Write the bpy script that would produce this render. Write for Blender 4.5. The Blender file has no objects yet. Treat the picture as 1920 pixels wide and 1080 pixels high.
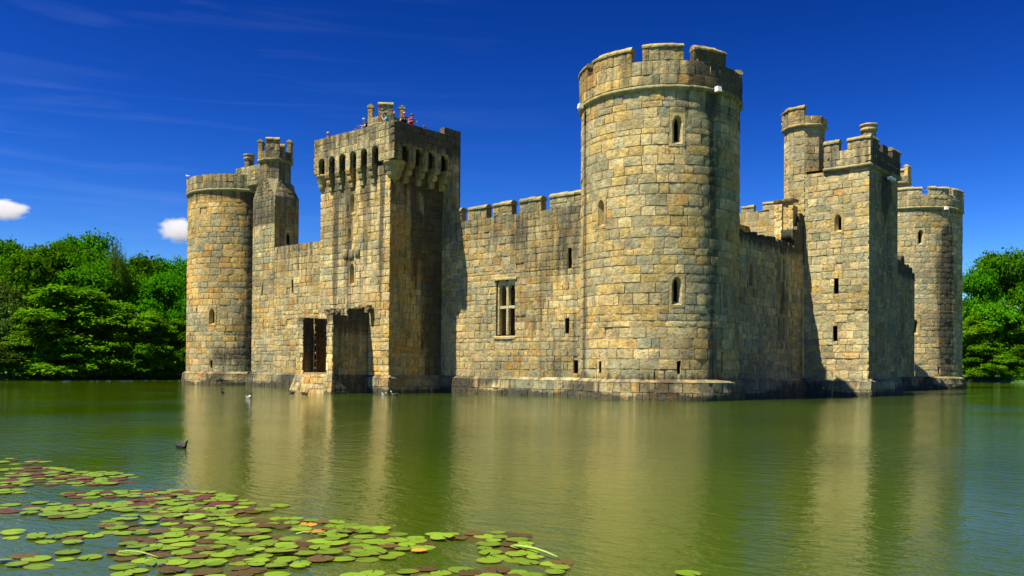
import bpy, math, random
import numpy as np
from math import sin, cos, pi, radians, sqrt, atan2, hypot, floor
from mathutils import Vector, Matrix, noise as mn
random.seed(11)
SC = bpy.context.scene
COL = SC.collection
rnd = random.random
def U(a, b): return a + (b - a) * rnd()

# ------------------------------------------------------------------ objects
def link(o, parent=None):
    COL.objects.link(o)
    if parent is not None: o.parent = parent
    return o
def tag(o, label=None, cat=None, group=None, kind=None):
    if label: o['label'] = label
    if cat: o['category'] = cat
    if group: o['group'] = group
    if kind: o['kind'] = kind
    return o
def thing(name, label, cat, group=None, loc=(0, 0, 0)):
    o = bpy.data.objects.new(name, None); o.location = loc; o.empty_display_size = .3
    return tag(link(o), label, cat, group)

class MB:
    def __init__(s): s.v = []; s.f = []; s.c = []
    def add(s, vs, fs, col):
        b = len(s.v); s.v += vs
        if isinstance(col, list): s.c += col
        else: s.c += [col] * len(vs)
        s.f += [tuple(i + b for i in f) for f in fs]
    def build(s, name, mat, parent=None, smooth=True, off=None):
        me = bpy.data.meshes.new(name)
        vs = s.v if off is None else [(a - off[0], b - off[1], c - off[2]) for a, b, c in s.v]
        me.from_pydata([tuple(x) for x in vs], [], s.f)
        a = me.color_attributes.new('Col', 'FLOAT_COLOR', 'POINT')
        arr = np.ones((len(s.v), 4), dtype=np.float32)
        arr[:] = np.array([c if len(c) == 4 else tuple(c) + (0.0,) for c in s.c], dtype=np.float32)
        a.data.foreach_set('color', arr.ravel())
        me.polygons.foreach_set('use_smooth', [smooth] * len(me.polygons))
        me.materials.append(mat); me.update()
        o = bpy.data.objects.new(name, me)
        return link(o, parent)

# ------------------------------------------------------------------ materials
def nmat(name):
    m = bpy.data.materials.new(name); m.use_nodes = True
    nt = m.node_tree; return m, nt, nt.nodes['Principled BSDF'], nt.nodes['Material Output']
def N(nt, t, **k):
    n = nt.nodes.new(t)
    for a, b in k.items():
        if a in n.inputs.keys() if isinstance(a, str) else False: n.inputs[a].default_value = b
        else: setattr(n, a, b)
    return n
def ramp(nt, p0, p1, c0=(0, 0, 0, 1), c1=(1, 1, 1, 1)):
    r = nt.nodes.new('ShaderNodeValToRGB'); e = r.color_ramp.elements
    e[0].position = p0; e[1].position = p1; e[0].color = c0; e[1].color = c1; return r
def mix(nt, a, b, f, mode='MIX'):
    m = nt.nodes.new('ShaderNodeMix'); m.data_type = 'RGBA'; m.blend_type = mode
    for s, v in ((6, a), (7, b), (0, f)):
        if isinstance(v, (float, int)) and s == 0: m.inputs[0].default_value = v
        elif isinstance(v, tuple): m.inputs[s].default_value = v
        else: nt.links.new(v, m.inputs[s])
    return m.outputs[2]

def stone_mat():
    m, nt, bs, out = nmat('weathered_stone'); L = nt.links.new
    tc = nt.nodes.new('ShaderNodeTexCoord'); P = tc.outputs['Object']
    at = nt.nodes.new('ShaderNodeAttribute'); at.attribute_name = 'Col'
    n1 = N(nt, 'ShaderNodeTexNoise'); n1.inputs['Scale'].default_value = 5.5; n1.inputs['Detail'].default_value = 8; n1.inputs['Roughness'].default_value = .7
    n2 = N(nt, 'ShaderNodeTexNoise'); n2.inputs['Scale'].default_value = .9; n2.inputs['Detail'].default_value = 5; n2.inputs['Roughness'].default_value = .6
    n3 = N(nt, 'ShaderNodeTexNoise'); n3.inputs['Scale'].default_value = 19; n3.inputs['Detail'].default_value = 5
    for n in (n1, n2, n3): L(P, n.inputs['Vector'])
    # mottling
    r1 = ramp(nt, .3, .72, (.40, .39, .36, 1), (1.48, 1.42, 1.40, 1)); L(n1.outputs['Fac'], r1.inputs[0])
    c = mix(nt, at.outputs['Color'], r1.outputs[0], .85, 'MULTIPLY')
    n5 = N(nt, 'ShaderNodeTexNoise'); n5.inputs['Scale'].default_value = 2.6; n5.inputs['Detail'].default_value = 7; n5.inputs['Roughness'].default_value = .65; L(P, n5.inputs['Vector'])
    r5 = ramp(nt, .36, .64, (1.15, 1.05, .66, 1), (.80, .90, .86, 1)); L(n5.outputs['Fac'], r5.inputs[0]); c = mix(nt, c, r5.outputs[0], .85, 'MULTIPLY')
    # dark lichen blotches
    ml = nt.nodes.new('ShaderNodeMath'); ml.operation = 'MULTIPLY'; L(n1.outputs['Fac'], ml.inputs[0]); L(n2.outputs['Fac'], ml.inputs[1])
    r2 = ramp(nt, .27, .40); L(ml.outputs[0], r2.inputs[0])
    mf = nt.nodes.new('ShaderNodeMath'); mf.operation = 'MULTIPLY'; L(r2.outputs[0], mf.inputs[0]); mf.inputs[1].default_value = .75
    c = mix(nt, c, (.085, .085, .065, 1), mf.outputs[0])
    # pale lichen flecks
    r3 = ramp(nt, .60, .70); L(n3.outputs['Fac'], r3.inputs[0])
    mg = nt.nodes.new('ShaderNodeMath'); mg.operation = 'MULTIPLY'; L(r3.outputs[0], mg.inputs[0]); mg.inputs[1].default_value = .35
    c = mix(nt, c, (.52, .50, .38, 1), mg.outputs[0])
    # stains, strength carried by the attribute's alpha, broken up by vertical streaks
    mp = nt.nodes.new('ShaderNodeMapping'); mp.inputs['Scale'].default_value = (3.2, 3.2, .28); L(P, mp.inputs[0])
    n4 = N(nt, 'ShaderNodeTexNoise'); n4.inputs['Scale'].default_value = 1.0; n4.inputs['Detail'].default_value = 6; L(mp.outputs[0], n4.inputs['Vector'])
    ad = nt.nodes.new('ShaderNodeMath'); ad.operation = 'ADD'; adh = nt.nodes.new('ShaderNodeMath'); adh.operation = 'MULTIPLY'; adh.inputs[1].default_value = .5; L(ad.outputs[0], adh.inputs[0]); L(n4.outputs['Fac'], ad.inputs[0])
    n1s = nt.nodes.new('ShaderNodeMath'); n1s.operation = 'MULTIPLY_ADD'; L(n1.outputs['Fac'], n1s.inputs[0]); n1s.inputs[1].default_value = .55
    inv = nt.nodes.new('ShaderNodeMath'); inv.operation = 'ADD'; inv.inputs[0].default_value = 0; L(at.outputs['Alpha'], inv.inputs[1])
    L(inv.outputs[0], n1s.inputs[2]); L(n1s.outputs[0], ad.inputs[1])
    r4 = ramp(nt, .53, .68); L(adh.outputs[0], r4.inputs[0])
    md = nt.nodes.new('ShaderNodeMath'); md.operation = 'MULTIPLY'; L(r4.outputs[0], md.inputs[0]); md.inputs[1].default_value = .8
    c = mix(nt, c, (.035, .036, .030, 1), md.outputs[0])
    L(c, bs.inputs['Base Color']); bs.inputs['Roughness'].default_value = .93
    bs.inputs['Specular IOR Level'].default_value = .15
    b1 = nt.nodes.new('ShaderNodeBump'); b1.inputs['Strength'].default_value = 1; b1.inputs['Distance'].default_value = .1; L(n1.outputs['Fac'], b1.inputs['Height'])
    b2 = nt.nodes.new('ShaderNodeBump'); b2.inputs['Strength'].default_value = .8; b2.inputs['Distance'].default_value = .025; L(n3.outputs['Fac'], b2.inputs['Height']); L(b1.outputs[0], b2.inputs['Normal'])
    L(b2.outputs[0], bs.inputs['Normal'])
    return m
STONE = stone_mat()

def simple(name, col, rough=.6, spec=.3, metal=0):
    m, nt, bs, out = nmat(name); bs.inputs['Base Color'].default_value = (*col, 1)
    n = N(nt, 'ShaderNodeTexNoise'); n.inputs['Scale'].default_value = 30; n.inputs['Detail'].default_value = 4
    r = ramp(nt, .3, .7, tuple(c * .75 for c in col) + (1,), tuple(min(1, c * 1.2) for c in col) + (1,))
    nt.links.new(n.outputs['Fac'], r.inputs[0]); nt.links.new(r.outputs[0], bs.inputs['Base Color'])
    bs.inputs['Roughness'].default_value = rough; bs.inputs['Specular IOR Level'].default_value = spec; bs.inputs['Metallic'].default_value = metal
    return m

# ------------------------------------------------------------------ masonry
YEL = (.55, .40, .14); GRY = (.345, .335, .235); PAL = (.60, .50, .29); ORG = (.55, .29, .07); BLU = (.24, .275, .215); BRN = (.26, .185, .10)
MORT = (.56, .41, .27)
def mixc(a, b, t): return tuple(x + (y - x) * t for x, y in zip(a, b))
class Pal:
    def __init__(s, w, patch=.6, bright=1, stain=None, mort=MORT, seed=0):
        s.w = w; s.patch = patch; s.b = bright; s.stain = stain; s.mort = mort; s.seed = seed
    def stone(s, p):
        q = Vector((p[0] * .22 + s.seed, p[1] * .22, p[2] * .30)); k = mn.noise(q); k2 = mn.noise(q * 1.9 + Vector((9, 3, 1)))
        y, g, pa, o, b = s.w
        y = max(.02, y * (1 + s.patch * 2.2 * k)); g = max(.02, g * (1 - s.patch * 2.2 * k)); pa = max(.02, pa * (1 + s.patch * 2 * k2)); o = max(0, o * (1 + s.patch * 2.5 * (k - .1))); b = max(0, b * (1 - s.patch * 1.5 * k2))
        r = rnd() * (y + g + pa + o + b)
        base = YEL if r < y else GRY if r < y + g else PAL if r < y + g + pa else ORG if r < y + g + pa + o else BLU
        T = y + g + pa + o + b; M = tuple((YEL[i] * y + GRY[i] * g + PAL[i] * pa + ORG[i] * o + BLU[i] * b) / T for i in range(3))
        base = mixc(M, base, U(.3, .75))
        v = U(.92, 1.22) * s.b * (1 + .42 * mn.noise(Vector((p[0] * .33 + s.seed * 3, p[1] * .33, p[2] * .42 + 7))))
        return tuple(c * v for c in base)
    def st(s, p): return min(1, max(0, s.stain(p))) if s.stain else 0.0

def rects_minus(r, holes):
    out = [r]
    for (a, b, c, d) in holes:
        nx = []
        for (x0, x1, y0, y1) in out:
            if x1 <= a + 1e-4 or x0 >= b - 1e-4 or y1 <= c + 1e-4 or y0 >= d - 1e-4: nx.append((x0, x1, y0, y1)); continue
            if x0 < a: nx.append((x0, a, y0, y1))
            if x1 > b: nx.append((b, x1, y0, y1))
            m0, m1 = max(x0, a), min(x1, b)
            if y0 < c: nx.append((m0, m1, y0, c))
            if y1 > d: nx.append((m0, m1, d, y1))
        out = nx
    return [q for q in out if q[1] - q[0] > .03 and q[3] - q[2] > .03]

def stone(mb, P, u0, u1, v0, v1, pal, back=-.05, edge=(0, 0, 0, 0), rough=.014, mortar=True, bulge=.03, jit=None, close=False):
    w, h = u1 - u0, v1 - v0
    n = max(1, min(6, int(w / .28) + 1)); m = 2 if h > .2 else 1
    g = .5 * U(.016, .042) if mortar else .008
    jit = (U(-.018, .018) if rnd() > .03 else U(-.07, .03)) if jit is None else jit
    il, ir, ib, it = [0 if e else min(g * U(.7, 1.5), w * .2, h * .2) for e in edge]
    a0, a1, b0, b1 = u0 + il, u1 - ir, v0 + ib, v1 - it
    rim = []
    def ring(x0, x1, y0, y1):
        pts = [(x0 + (x1 - x0) * i / n, y0) for i in range(n)] + [(x1, y0 + (y1 - y0) * j / m) for j in range(m)]
        pts += [(x1 - (x1 - x0) * i / n, y1) for i in range(n)] + [(x0, y1 - (y1 - y0) * j / m) for j in range(m)]
        return pts
    K = 2 * (n + m)
    pc = P((u0 + u1) / 2, (v0 + v1) / 2, 0)
    if mortar:
        mc = tuple(c * U(.8, 1.12) for c in pal.mort) + (pal.st(pc),)
        mdep = -.012 if rnd() < .45 else U(-.06, -.02)
        vs = [P(x, y, mdep) for x, y in ring(u0, u1, v0, v1)] + [P(x, y, mdep - .006) for x, y in ring(a0 + .006, a1 - .006, b0 + .006, b1 - .006)]
        mb.add(vs, [(i, (i + 1) % K, K + (i + 1) % K, K + i) for i in range(K)], mc)
    col = pal.stone(pc)
    base = ring(a0, a1, b0, b1)
    vs = [P(x, y, back) for x, y in base]
    cs = [col + (pal.st(pc),)] * K
    # face grid, corners nudged so that no block is a perfect rectangle
    grid = {}
    cn = .05 * min(w, h)
    for j in range(m + 1):
        for i in range(n + 1):
            x = a0 + (a1 - a0) * i / n; y = b0 + (b1 - b0) * j / m
            fx = i in (0, n); fy = j in (0, m)
            ed = (i == 0 and edge[0]) or (i == n and edge[1]) or (j == 0 and edge[2]) or (j == m and edge[3])
            if i == 0 and not edge[0]: x += U(.2, 1) * cn * .5
            if i == n and not edge[1]: x -= U(.2, 1) * cn * .5
            if j == 0 and not edge[2]: y += U(.1, 1) * cn * .45
            if j == m and not edge[3]: y -= U(.1, 1) * cn * .45
            d = (0.0 if ed else jit + U(-rough, rough) + (bulge * .5 if not (fx or fy) else 0) - (bulge * .3 if fx and fy else 0))
            p = P(x, y, d); grid[(i, j)] = len(vs); vs.append(p)
            k = U(.78, 1.2); cs.append((col[0] * k, col[1] * k, col[2] * k, pal.st(p)))
    fs = [(grid[(i, j)], grid[(i + 1, j)], grid[(i + 1, j + 1)], grid[(i, j + 1)]) for j in range(m) for i in range(n)]
    top = [grid[(i, 0)] for i in range(n)] + [grid[(n, j)] for j in range(m)] + [grid[(n - i, m)] for i in range(n)] + [grid[(0, m - j)] for j in range(m)]
    q0 = len(vs); vs += [vs[i] for i in top]; cs += [cs[i] for i in top]
    fs += [(i, (i + 1) % K, q0 + (i + 1) % K, q0 + i) for i in range(K)]
    if close: fs.append(tuple(range(K - 1, -1, -1)))
    mb.add(vs, fs, cs)

def rows_of(v0, v1, rh):
    out = []; v = v0
    while v < v1 - .01:
        h = U(rh[0], rh[1]) if rnd() > .15 else rh[0] * U(.6, .9)
        if v1 - (v + h) < rh[0] * .55: h = v1 - v
        out.append((v, min(v1, v + h))); v += h
    return out
def masonry(mb, P, u0, u1, v0, v1, pal, holes=(), rh=(.36, .58), bw=(.42, 1.05), closed=False, rows=None, topfn=None, back=-.07, ce=(1, 1, 0, 0)):
    rows = rows or rows_of(v0, v1, rh)
    for (a, b) in rows:
        if a >= v1 - .02: continue
        b = min(b, v1)
        u = u0; off = U(0, bw[1] * .7)
        cuts = [u0]; x = u0 + max(.25, off * .8)
        while x < u1 - bw[0] * .6: cuts.append(x); x += U(*bw) * (.6 if rnd() < .15 else 1)
        cuts.append(u1)
        for x0, x1 in zip(cuts, cuts[1:]):
            if x1 - x0 < .03: continue
            if topfn and (a + b) / 2 > topfn((x0 + x1) / 2): continue
            for r in rects_minus((x0, x1, a, b), holes):
                e = (ce[0] and not closed and r[0] <= u0 + 1e-4, ce[1] and not closed and r[1] >= u1 - 1e-4, 0, 0)
                stone(mb, P, *r, pal, back=back, edge=e)

def solid(mb, P, u0, u1, v0, v1, d0, pal, rh=(.3, .45), bw=(.4, .8), ends=(1, 1), rough=.02, topfn=None, rag=0):
    """a free-standing wall of through stones between depth d0 and 0"""
    for (a, b) in rows_of(v0, v1, rh):
        cuts = [u0]; x = u0 + U(.25, bw[1])
        while x < u1 - bw[0] * .6: cuts.append(x); x += U(*bw)
        cuts.append(u1)
        for x0, x1 in zip(cuts, cuts[1:]):
            if x1 - x0 < .03: continue
            if topfn and (a + b) / 2 > topfn((x0 + x1) / 2): continue
            top = b >= v1 - .01
            stone(mb, P, x0, x1, a, b - (U(0, rag) if top else 0), pal, back=d0 + U(0, .03), mortar=False, rough=rough, close=True)
    # core
    n = max(1, int((u1 - u0) / .5)); e = .03
    if not topfn:
        vs = []; 
        for i in range(n + 1):
            x = u0 + e + (u1 - u0 - 2 * e) * i / n
            for (y, d) in ((v0, -e), (v1 - e - rag, -e), (v1 - e - rag, d0 + e), (v0, d0 + e)): vs.append(P(x, y, d))
        fs = []
        for i in range(n):
            for k in range(4): fs.append((4 * i + k, 4 * i + 4 + k, 4 * i + 4 + (k + 1) % 4, 4 * i + (k + 1) % 4))
        fs += [(0, 1, 2, 3), (4 * n + 3, 4 * n + 2, 4 * n + 1, 4 * n)]
        mb.add(vs, fs, pal.mort + (0,))

def coping(mb, P, u0, u1, v, d0, pal, h=.26, out=.07, bw=(.5, .8)):
    """sloped cap stones with a slight overhang"""
    cuts = [u0]; x = u0 + U(*bw)
    while x < u1 - .3: cuts.append(x); x += U(*bw)
    cuts.append(u1)
    for x0, x1 in zip(cuts, cuts[1:]):
        col = pal.stone(P((x0 + x1) / 2, v, 0)); col = mixc(col, (.33, .29, .14), .4); hh = h * U(.85, 1.12)
        prof = [(out, 0), (out + .01, hh * .35), (-.08, hh * .95), (d0 / 2, hh), (d0 + .08, hh * .9), (d0 - out, hh * .35), (d0 - out, 0)]
        n = max(1, int((x1 - x0) / .3)); vs = []; K = len(prof)
        for i in range(n + 1):
            x = x0 + .006 + (x1 - x0 - .012) * i / n
            for d, y in prof: vs.append(P(x, v + y + U(-.012, .012), d + U(-.012, .012)))
        fs = [(K * i + k, K * i + K + k, K * i + K + (k + 1) % K, K * i + (k + 1) % K) for i in range(n) for k in range(K)]
        fs += [tuple(range(K)), tuple(range(K * n + K - 1, K * n - 1, -1))]
        mb.add(vs, fs, [col + (pal.st(p) * .5,) for p in vs])

def band(mb, P, u0, u1, prof, pal, seg=.4, colmix=None, closed=False):
    """a moulding: profile of (d, v) swept along u"""
    n = max(2, int((u1 - u0) / seg)); K = len(prof); vs = []; cs = []
    for i in range(n + 1):
        x = u0 + (u1 - u0) * i / n
        c = pal.stone(P(x, prof[0][1], 0)) if i % 2 == 0 or i == 1 else c
        if colmix: c = mixc(c, colmix, .5)
        for d, y in prof:
            p = P(x, y + U(-.01, .01), d + U(-.012, .012)); vs.append(p); cs.append(c + (pal.st(p) * .6,))
    fs = [(K * i + k, K * i + K + k, K * i + K + (k + 1) % K, K * i + (k + 1) % K) for i in range(n) for k in range(K)]
    if not closed: fs += [tuple(range(K)), tuple(range(K * n + K - 1, K * n - 1, -1))]
    mb.add(vs, fs, cs)

def arch_pts(w, h, pointed=0, n=8):
    """contour from bottom left counter-clockwise, origin at bottom centre"""
    r = w / 2; hh = h - r * (1 + .5 * pointed)
    pts = [(-r, 0), (0, 0), (r, 0), (r, hh * .5)]
    for i in range(n + 1):
        a = pi * i / n
        y = sin(a) * r * (1 + .5 * pointed) ; x = cos(a) * r * (1 if not pointed else (1 - .18 * sin(2 * min(a, pi - a)) ))
        pts.append((x, hh + y))
    pts.append((-r, hh * .5))
    return pts
def window(P, uc, vb, w, h, pal, name, parent, pointed=.6, splay=.34, iw=.42, deep=1.4, bd=.14, frame=None):
    """dressed arched opening filling the square hole (uc-w/2-bd .. , vb-bd .. vb+h+bd)"""
    mb = MB(); oc = arch_pts(w, h, pointed); K = len(oc)
    X0, X1, Y0, Y1 = -w / 2 - bd, w / 2 + bd, -bd, h + bd
    cx, cy = 0, h * .5; rect = []
    for x, y in oc:
        dx, dy = x - cx, y - cy; t = min([(X1 / dx) if dx > 1e-6 else (X0 / dx) if dx < -1e-6 else 1e9, ((Y1 - cy) / dy) if dy > 1e-6 else ((Y0 - cy) / dy) if dy < -1e-6 else 1e9])
        rect.append((cx + dx * t, cy + dy * t))
    # put true corners in
    for cxn, cyn in ((X0, Y0), (X1, Y0), (X1, Y1), (X0, Y1)):
        k = min(range(K), key=lambda i: hypot(rect[i][0] - cxn, rect[i][1] - cyn)); rect[k] = (cxn, cyn)
    pc = mixc(PAL, pal.stone(P(uc, vb, 0)), .45)
    q = lambda x, y, d: P(uc + x, vb + y, d)
    vs = [q(x, y, -.03) for x, y in rect] + [q(x, y, .012) for x, y in rect] + [q(x, y, .012) for x, y in oc]
    cs = []
    for i in range(3 * K):
        k = .85 + .3 * mn.noise(Vector((vs[i][0] * 2, vs[i][1] * 2, vs[i][2] * 2.5))); cs.append(tuple(c * k for c in pc) + (.12 + .6 * pal.st(vs[i]),))
    fs = [(i, (i + 1) % K, K + (i + 1) % K, K + i) for i in range(K)] + [(K + i, K + (i + 1) % K, 2 * K + (i + 1) % K, 2 * K + i) for i in range(K)]
    mb.add(vs, fs, cs)
    ic = [(x * iw, y * .8 + h * .12) for x, y in arch_pts(w, h, pointed)]; bc = [(x * 2.2, y * 1.1 - h * .05) for x, y in arch_pts(w, h, pointed)]
    # hollow chamfer, splay, tunnel, back
    mid = [(x * .9, y * .95 + h * .02) for x, y in oc]
    cc = tuple(c * .95 for c in pc) + (0,)
    vs = [q(x, y, .012) for x, y in oc] + [q(x, y, -.07) for x, y in mid] + [q(x, y, -.075) for x, y in mid] + [q(x, y, -splay) for x, y in ic] + [q(x, y, -splay - .1) for x, y in ic] + [q(x, y, -splay - .12) for x, y in bc] + [q(x, y, -deep - .6) for x, y in bc]
    fs = []
    for s in (0, 2, 3, 4, 5): fs += [(s * K + i, s * K + (i + 1) % K, (s + 1) * K + (i + 1) % K, (s + 1) * K + i) for i in range(K)]
    fs.append(tuple(range(6 * K, 7 * K)))
    mb.add(vs, fs, [cc] * (4 * K) + [(.3, .27, .19, .3)] * (3 * K))
    return mb.build(name, STONE, parent, smooth=False)
def slit(P, uc, vb, w, h, pal, name, parent, deep=1.3):
    mb = MB(); r = [(-w / 2, 0), (w / 2, 0), (w / 2, h), (-w / 2, h)]
    jag = [(x + U(-.02, .02), y + U(-.02, .02)) for x, y in r]
    vs = [P(uc + x, vb + y, -.015) for x, y in r] + [P(uc + x * .95, vb + y, -.1) for x, y in jag] + [P(uc + x * 4, vb + y * 1.2 - h * .1, -.12) for x, y in r] + [P(uc + x * 4, vb + y * 1.2 - h * .1, -deep - .5) for x, y in r]
    fs = [(4 * k + i, 4 * k + (i + 1) % 4, 4 * k + 4 + (i + 1) % 4, 4 * k + 4 + i) for k in range(3) for i in range(4)] + [(12, 13, 14, 15)]
    c = pal.stone(P(uc, vb, 0))
    mb.add(vs, fs, [c + (.1,)] * 8 + [(.3, .27, .19, .3)] * 8)
    return mb.build(name, STONE, parent, smooth=False)
def hole(uc, vb, w, h, bd=.14): return (uc - w / 2 - bd, uc + w / 2 + bd, vb - bd, vb + h + bd)

def flat(A, B, z0=0.0):
    """wall map from A to B seen from outside (left to right): u along, v up, d outward"""
    A = Vector(A).to_3d(); B = Vector(B).to_3d(); L = (B - A).length; e = (B - A) / L; nrm = Vector((e.y, -e.x, 0))
    def P(u, v, d): return (A.x + e.x * u + nrm.x * d, A.y + e.y * u + nrm.y * d, v)
    return P, L
def quadmap(A, B, C, D):
    A, B, C, D = map(Vector, (A, B, C, D)); W = ((B - A).length + (C - D).length) / 2; H = ((D - A).length + (C - B).length) / 2
    n = ((B - A) + (C - D)).cross((D - A) + (C - B)).normalized()
    def P(u, v, d):
        s, t = u / W, v / H; p = A * (1 - s) * (1 - t) + B * s * (1 - t) + C * s * t + D * (1 - s) * t + n * d; return (p.x, p.y, p.z)
    return P, W, H
def cyl(C, R):
    """u = angle (from +X, counter-clockwise) times R"""
    def P(u, v, d): a = u / R; r = R + d; return (C[0] + r * cos(a), C[1] + r * sin(a), v)
    return P
def disc(mb, pts, z, col=(.25, .23, .17, .3)):
    mb.add([(x, y, z) for x, y in pts], [tuple(range(len(pts)))], col)
def octo(C, R, rot=22.5): return [(C[0] + R * cos(radians(rot + 45 * i)), C[1] + R * sin(radians(rot + 45 * i))) for i in range(8)]

def plinth_map(P, o=.35, z0=-.8, z1=1.12):
    def Q(u, v, d):
        k = 1.0 if v < z1 - .16 else max(0, (z1 - v) / .16)
        return P(u, v, d + (o * (.82 if v > .45 else 1)) * k)
    return Q
def mossy(p):
    z = p[2]; return .42 + .7 * mn.noise(Vector((p[0] * .4, p[1] * .4, z))) + (.5 if z < .2 else 0)
PLI = Pal((.1, .5, .45, .22, .15), .8, .82, mossy, (.36, .30, .22), seed=40)
def plinth(P, u0, u1, parent, pal=PLI, o=.35, closed=False, z1=1.12):
    mb = MB(); Q = plinth_map(P, o, z1=z1)
    if not closed: u0 -= o * .82; u1 += o * .82
    rows = [(-.7, -.05), (-.05, .42), (.42, z1 - .17)]
    masonry(mb, Q, u0, u1, -.7, z1 - .17, pal, rows=rows, bw=(.35, .8), closed=closed)
    masonry(mb, lambda u, v, d: Q(u, v, d * .3), u0, u1, z1 - .17, z1 + .02, pal, rows=[(z1 - .17, z1 + .02)], bw=(.5, .9), closed=closed)
    return mb.build('plinth', STONE, parent)

# ------------------------------------------------------------------ round towers
STR = [(0, -.02), (.09, .03), (.17, .12), (.17, .2), (.10, .27), (.02, .32), (-.1, .3), (-.1, -.02)]
def merlon(P, a0, a1, z0, z1, d0, pal, parent, name='merlon', cp=True):
    mb = MB(); solid(mb, P, a0, a1, z0, z1 - (.25 if cp else 0), d0, pal, rh=(.38, .55), bw=(.5, .9))
    if cp: coping(mb, P, a0 - .02, a1 + .02, z1 - .26, d0, pal)
    return mb.build(name, STONE, parent, smooth=False)

def round_tower(C, label, pal, wins, slits, merl, par_pal, crenz=17.95, topz=18.8, parapet_range=None, group='round corner towers of the castle'):
    R = 4.5; t = thing('round_tower', label, 'tower', group, (C[0], C[1], 0))
    off = (C[0], C[1], 0)
    P0 = cyl((0, 0), R)
    full = (radians(-180) * R, radians(180) * R)
    def shift(pl):  # stains and colour use world positions
        return pl
    mb = MB(); holes = []
    for (a, z, w, h) in wins: holes.append(hole(radians(a) * R, z, w, h))
    for (a, z, w, h) in slits: holes.append((radians(a) * R - w / 2, radians(a) * R + w / 2, z, z + h))
    masonry(mb, P0, full[0], full[1], 1.1, 16.48, pal, holes, closed=True, rh=(.46, .63), bw=(.5, 1.15))
    disc(mb, [(R * .97 * cos(i * pi / 24), R * .97 * sin(i * pi / 24)) for i in range(48)], 16.9)
    mb.build('wall', STONE, t)
    for (a, z, w, h) in wins: window(P0, radians(a) * R, z, w, h, pal, 'window', t)
    for (a, z, w, h) in slits: slit(P0, radians(a) * R, z, w, h, pal, 'arrow_slit', t)
    plinth(P0, full[0], full[1], t, closed=True)
    mb = MB(); band(mb, cyl((0, 0), R), full[0], full[1], [(d, 16.38 + v) for d, v in STR], par_pal, colmix=(.34, .33, .2), closed=True)
    mb.build('string_course', STONE, t)
    PP = cyl((0, 0), R + .12); k = (R + .12)
    mb = MB(); solid(mb, PP, radians(-180) * k, radians(180) * k, 16.68, crenz, -.5, par_pal, rh=(.5, .66), bw=(.5, 1.0), ends=(0, 0))
    par = mb.build('parapet', STONE, t)
    for (a0, a1, z) in merl: merlon(PP, radians(a0) * k, radians(a1) * k, crenz, z, -.5, par_pal, par)
    return t

def stain_se(p):
    a = math.degrees(atan2(p[1], p[0])); s = 0
    s += .5 * math.exp(-((a + 20) / 4.0) ** 2) * (1 if p[2] < 15.5 else .8)
    s += .5 * math.exp(-((a + 125) / 5.0) ** 2)
    s += .25 if p[2] > 15.2 and a > -50 else 0
    s += .45 * max(0, 1 - (p[2] - 1.1) / .5)
    return s + .12
class PalSE(Pal):
    def stone(s, p):
        c = Pal.stone(s, p); a = math.degrees(atan2(p[1], p[0])); z = p[2]
        c = mixc(c, (.50, .33, .12), .6 * max(0, mn.noise(Vector((a * .05, 2, z * .5))) + .25) * min(1, max(0, (6.5 - z) / 3)))
        return mixc(c, (.10, .19, .13), .75 * math.exp(-((a + 19) / 5.0) ** 2))
SE = (0, 0); SW = (-43.38, 0); NE = (0, 45.33)
pSE = PalSE((.5, .42, .38, .06, .12), .7, 1.0, stain_se, seed=1)
pSEp = Pal((.45, .4, .22, .15, .1), .5, .95, lambda p: .38 + (.35 if atan2(p[1], p[0]) > -.7 else 0), seed=3)
se = round_tower(SE, 'nearest and largest-looking round stone tower with tall merlons, at the front corner of the castle', pSE,
    [(-46.4, 13.55, .56, 1.5), (-102.4, 9.45, .5, 1.45), (-46.2, 5.05, .56, 1.5), (-6, 5.0, .5, 1.6)],
    [(-44.5, 1.42, .2, .68), (-102.5, 1.42, .2, .65), (-9, 1.5, .18, 1.1)],
    [(-150, -118.5, 18.75), (-110.6, -77.2, 18.8), (-69.8, -42.8, 18.88), (-35.7, -9.0, 18.8), (35, 62, 18.8), (70, 97, 18.8), (105, 132, 18.8), (140, 168, 18.8), (176, 204, 18.8)], pSEp)

def stain_sw(p):
    a = math.degrees(atan2(p[1], p[0])); z = p[2]
    s = .15 + .55 * math.exp(-((a + 20) / 9) ** 2) + .5 * math.exp(-((a + 45) / 16) ** 2) * math.exp(-((z - 2.6) / 1.0) ** 2)
    return s + (.3 if z > 15.6 else 0)
pSW = Pal((.5, .34, .2, .3, .16), .9, .97, stain_sw, seed=7)
pSWp = Pal((.3, .6, .2, .05, .2), .3, .9, lambda p: .42, seed=8)
sw = round_tower(SW, 'leftmost round stone tower, with a plain ring parapet and no merlons, next to the woodland', pSW,
    [(-62.6, 5.1, .52, 1.35)], [(-62.6, 1.42, .2, .66), (-84, 6.3, .16, .22)],
    [], pSWp, crenz=17.85)
def stain_ne(p):
    a = math.degrees(atan2(p[1], p[0])); z = p[2]
    return .1 + .85 * math.exp(-((a + 31) / 11) ** 2) * min(1, max(0, (15.8 - z) / 2)) + (.3 if z > 16 else 0)
pNE = Pal((.22, .5, .5, .02, .2), .5, 1.0, stain_ne, seed=13)
ne = round_tower(NE, 'farthest round stone tower, rightmost in the castle, with a long black streak down its wall', pNE,
    [(-61.8, 13.15, .52, 1.35), (-67.3, 4.95, .52, 1.35), (-14.3, 8.8, .5, 1.6)], [(-40, 1.4, .2, .6)],
    [(-92, -60.5, 18.45), (-53, -28, 18.45), (-22, 6, 18.4), (14, 42, 18.4), (50, 78, 18.4), (86, 114, 18.4), (122, 150, 18.4)], Pal((.25, .5, .4, .05, .2), .4, .95, lambda p: .3, seed=14), crenz=17.7)

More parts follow.
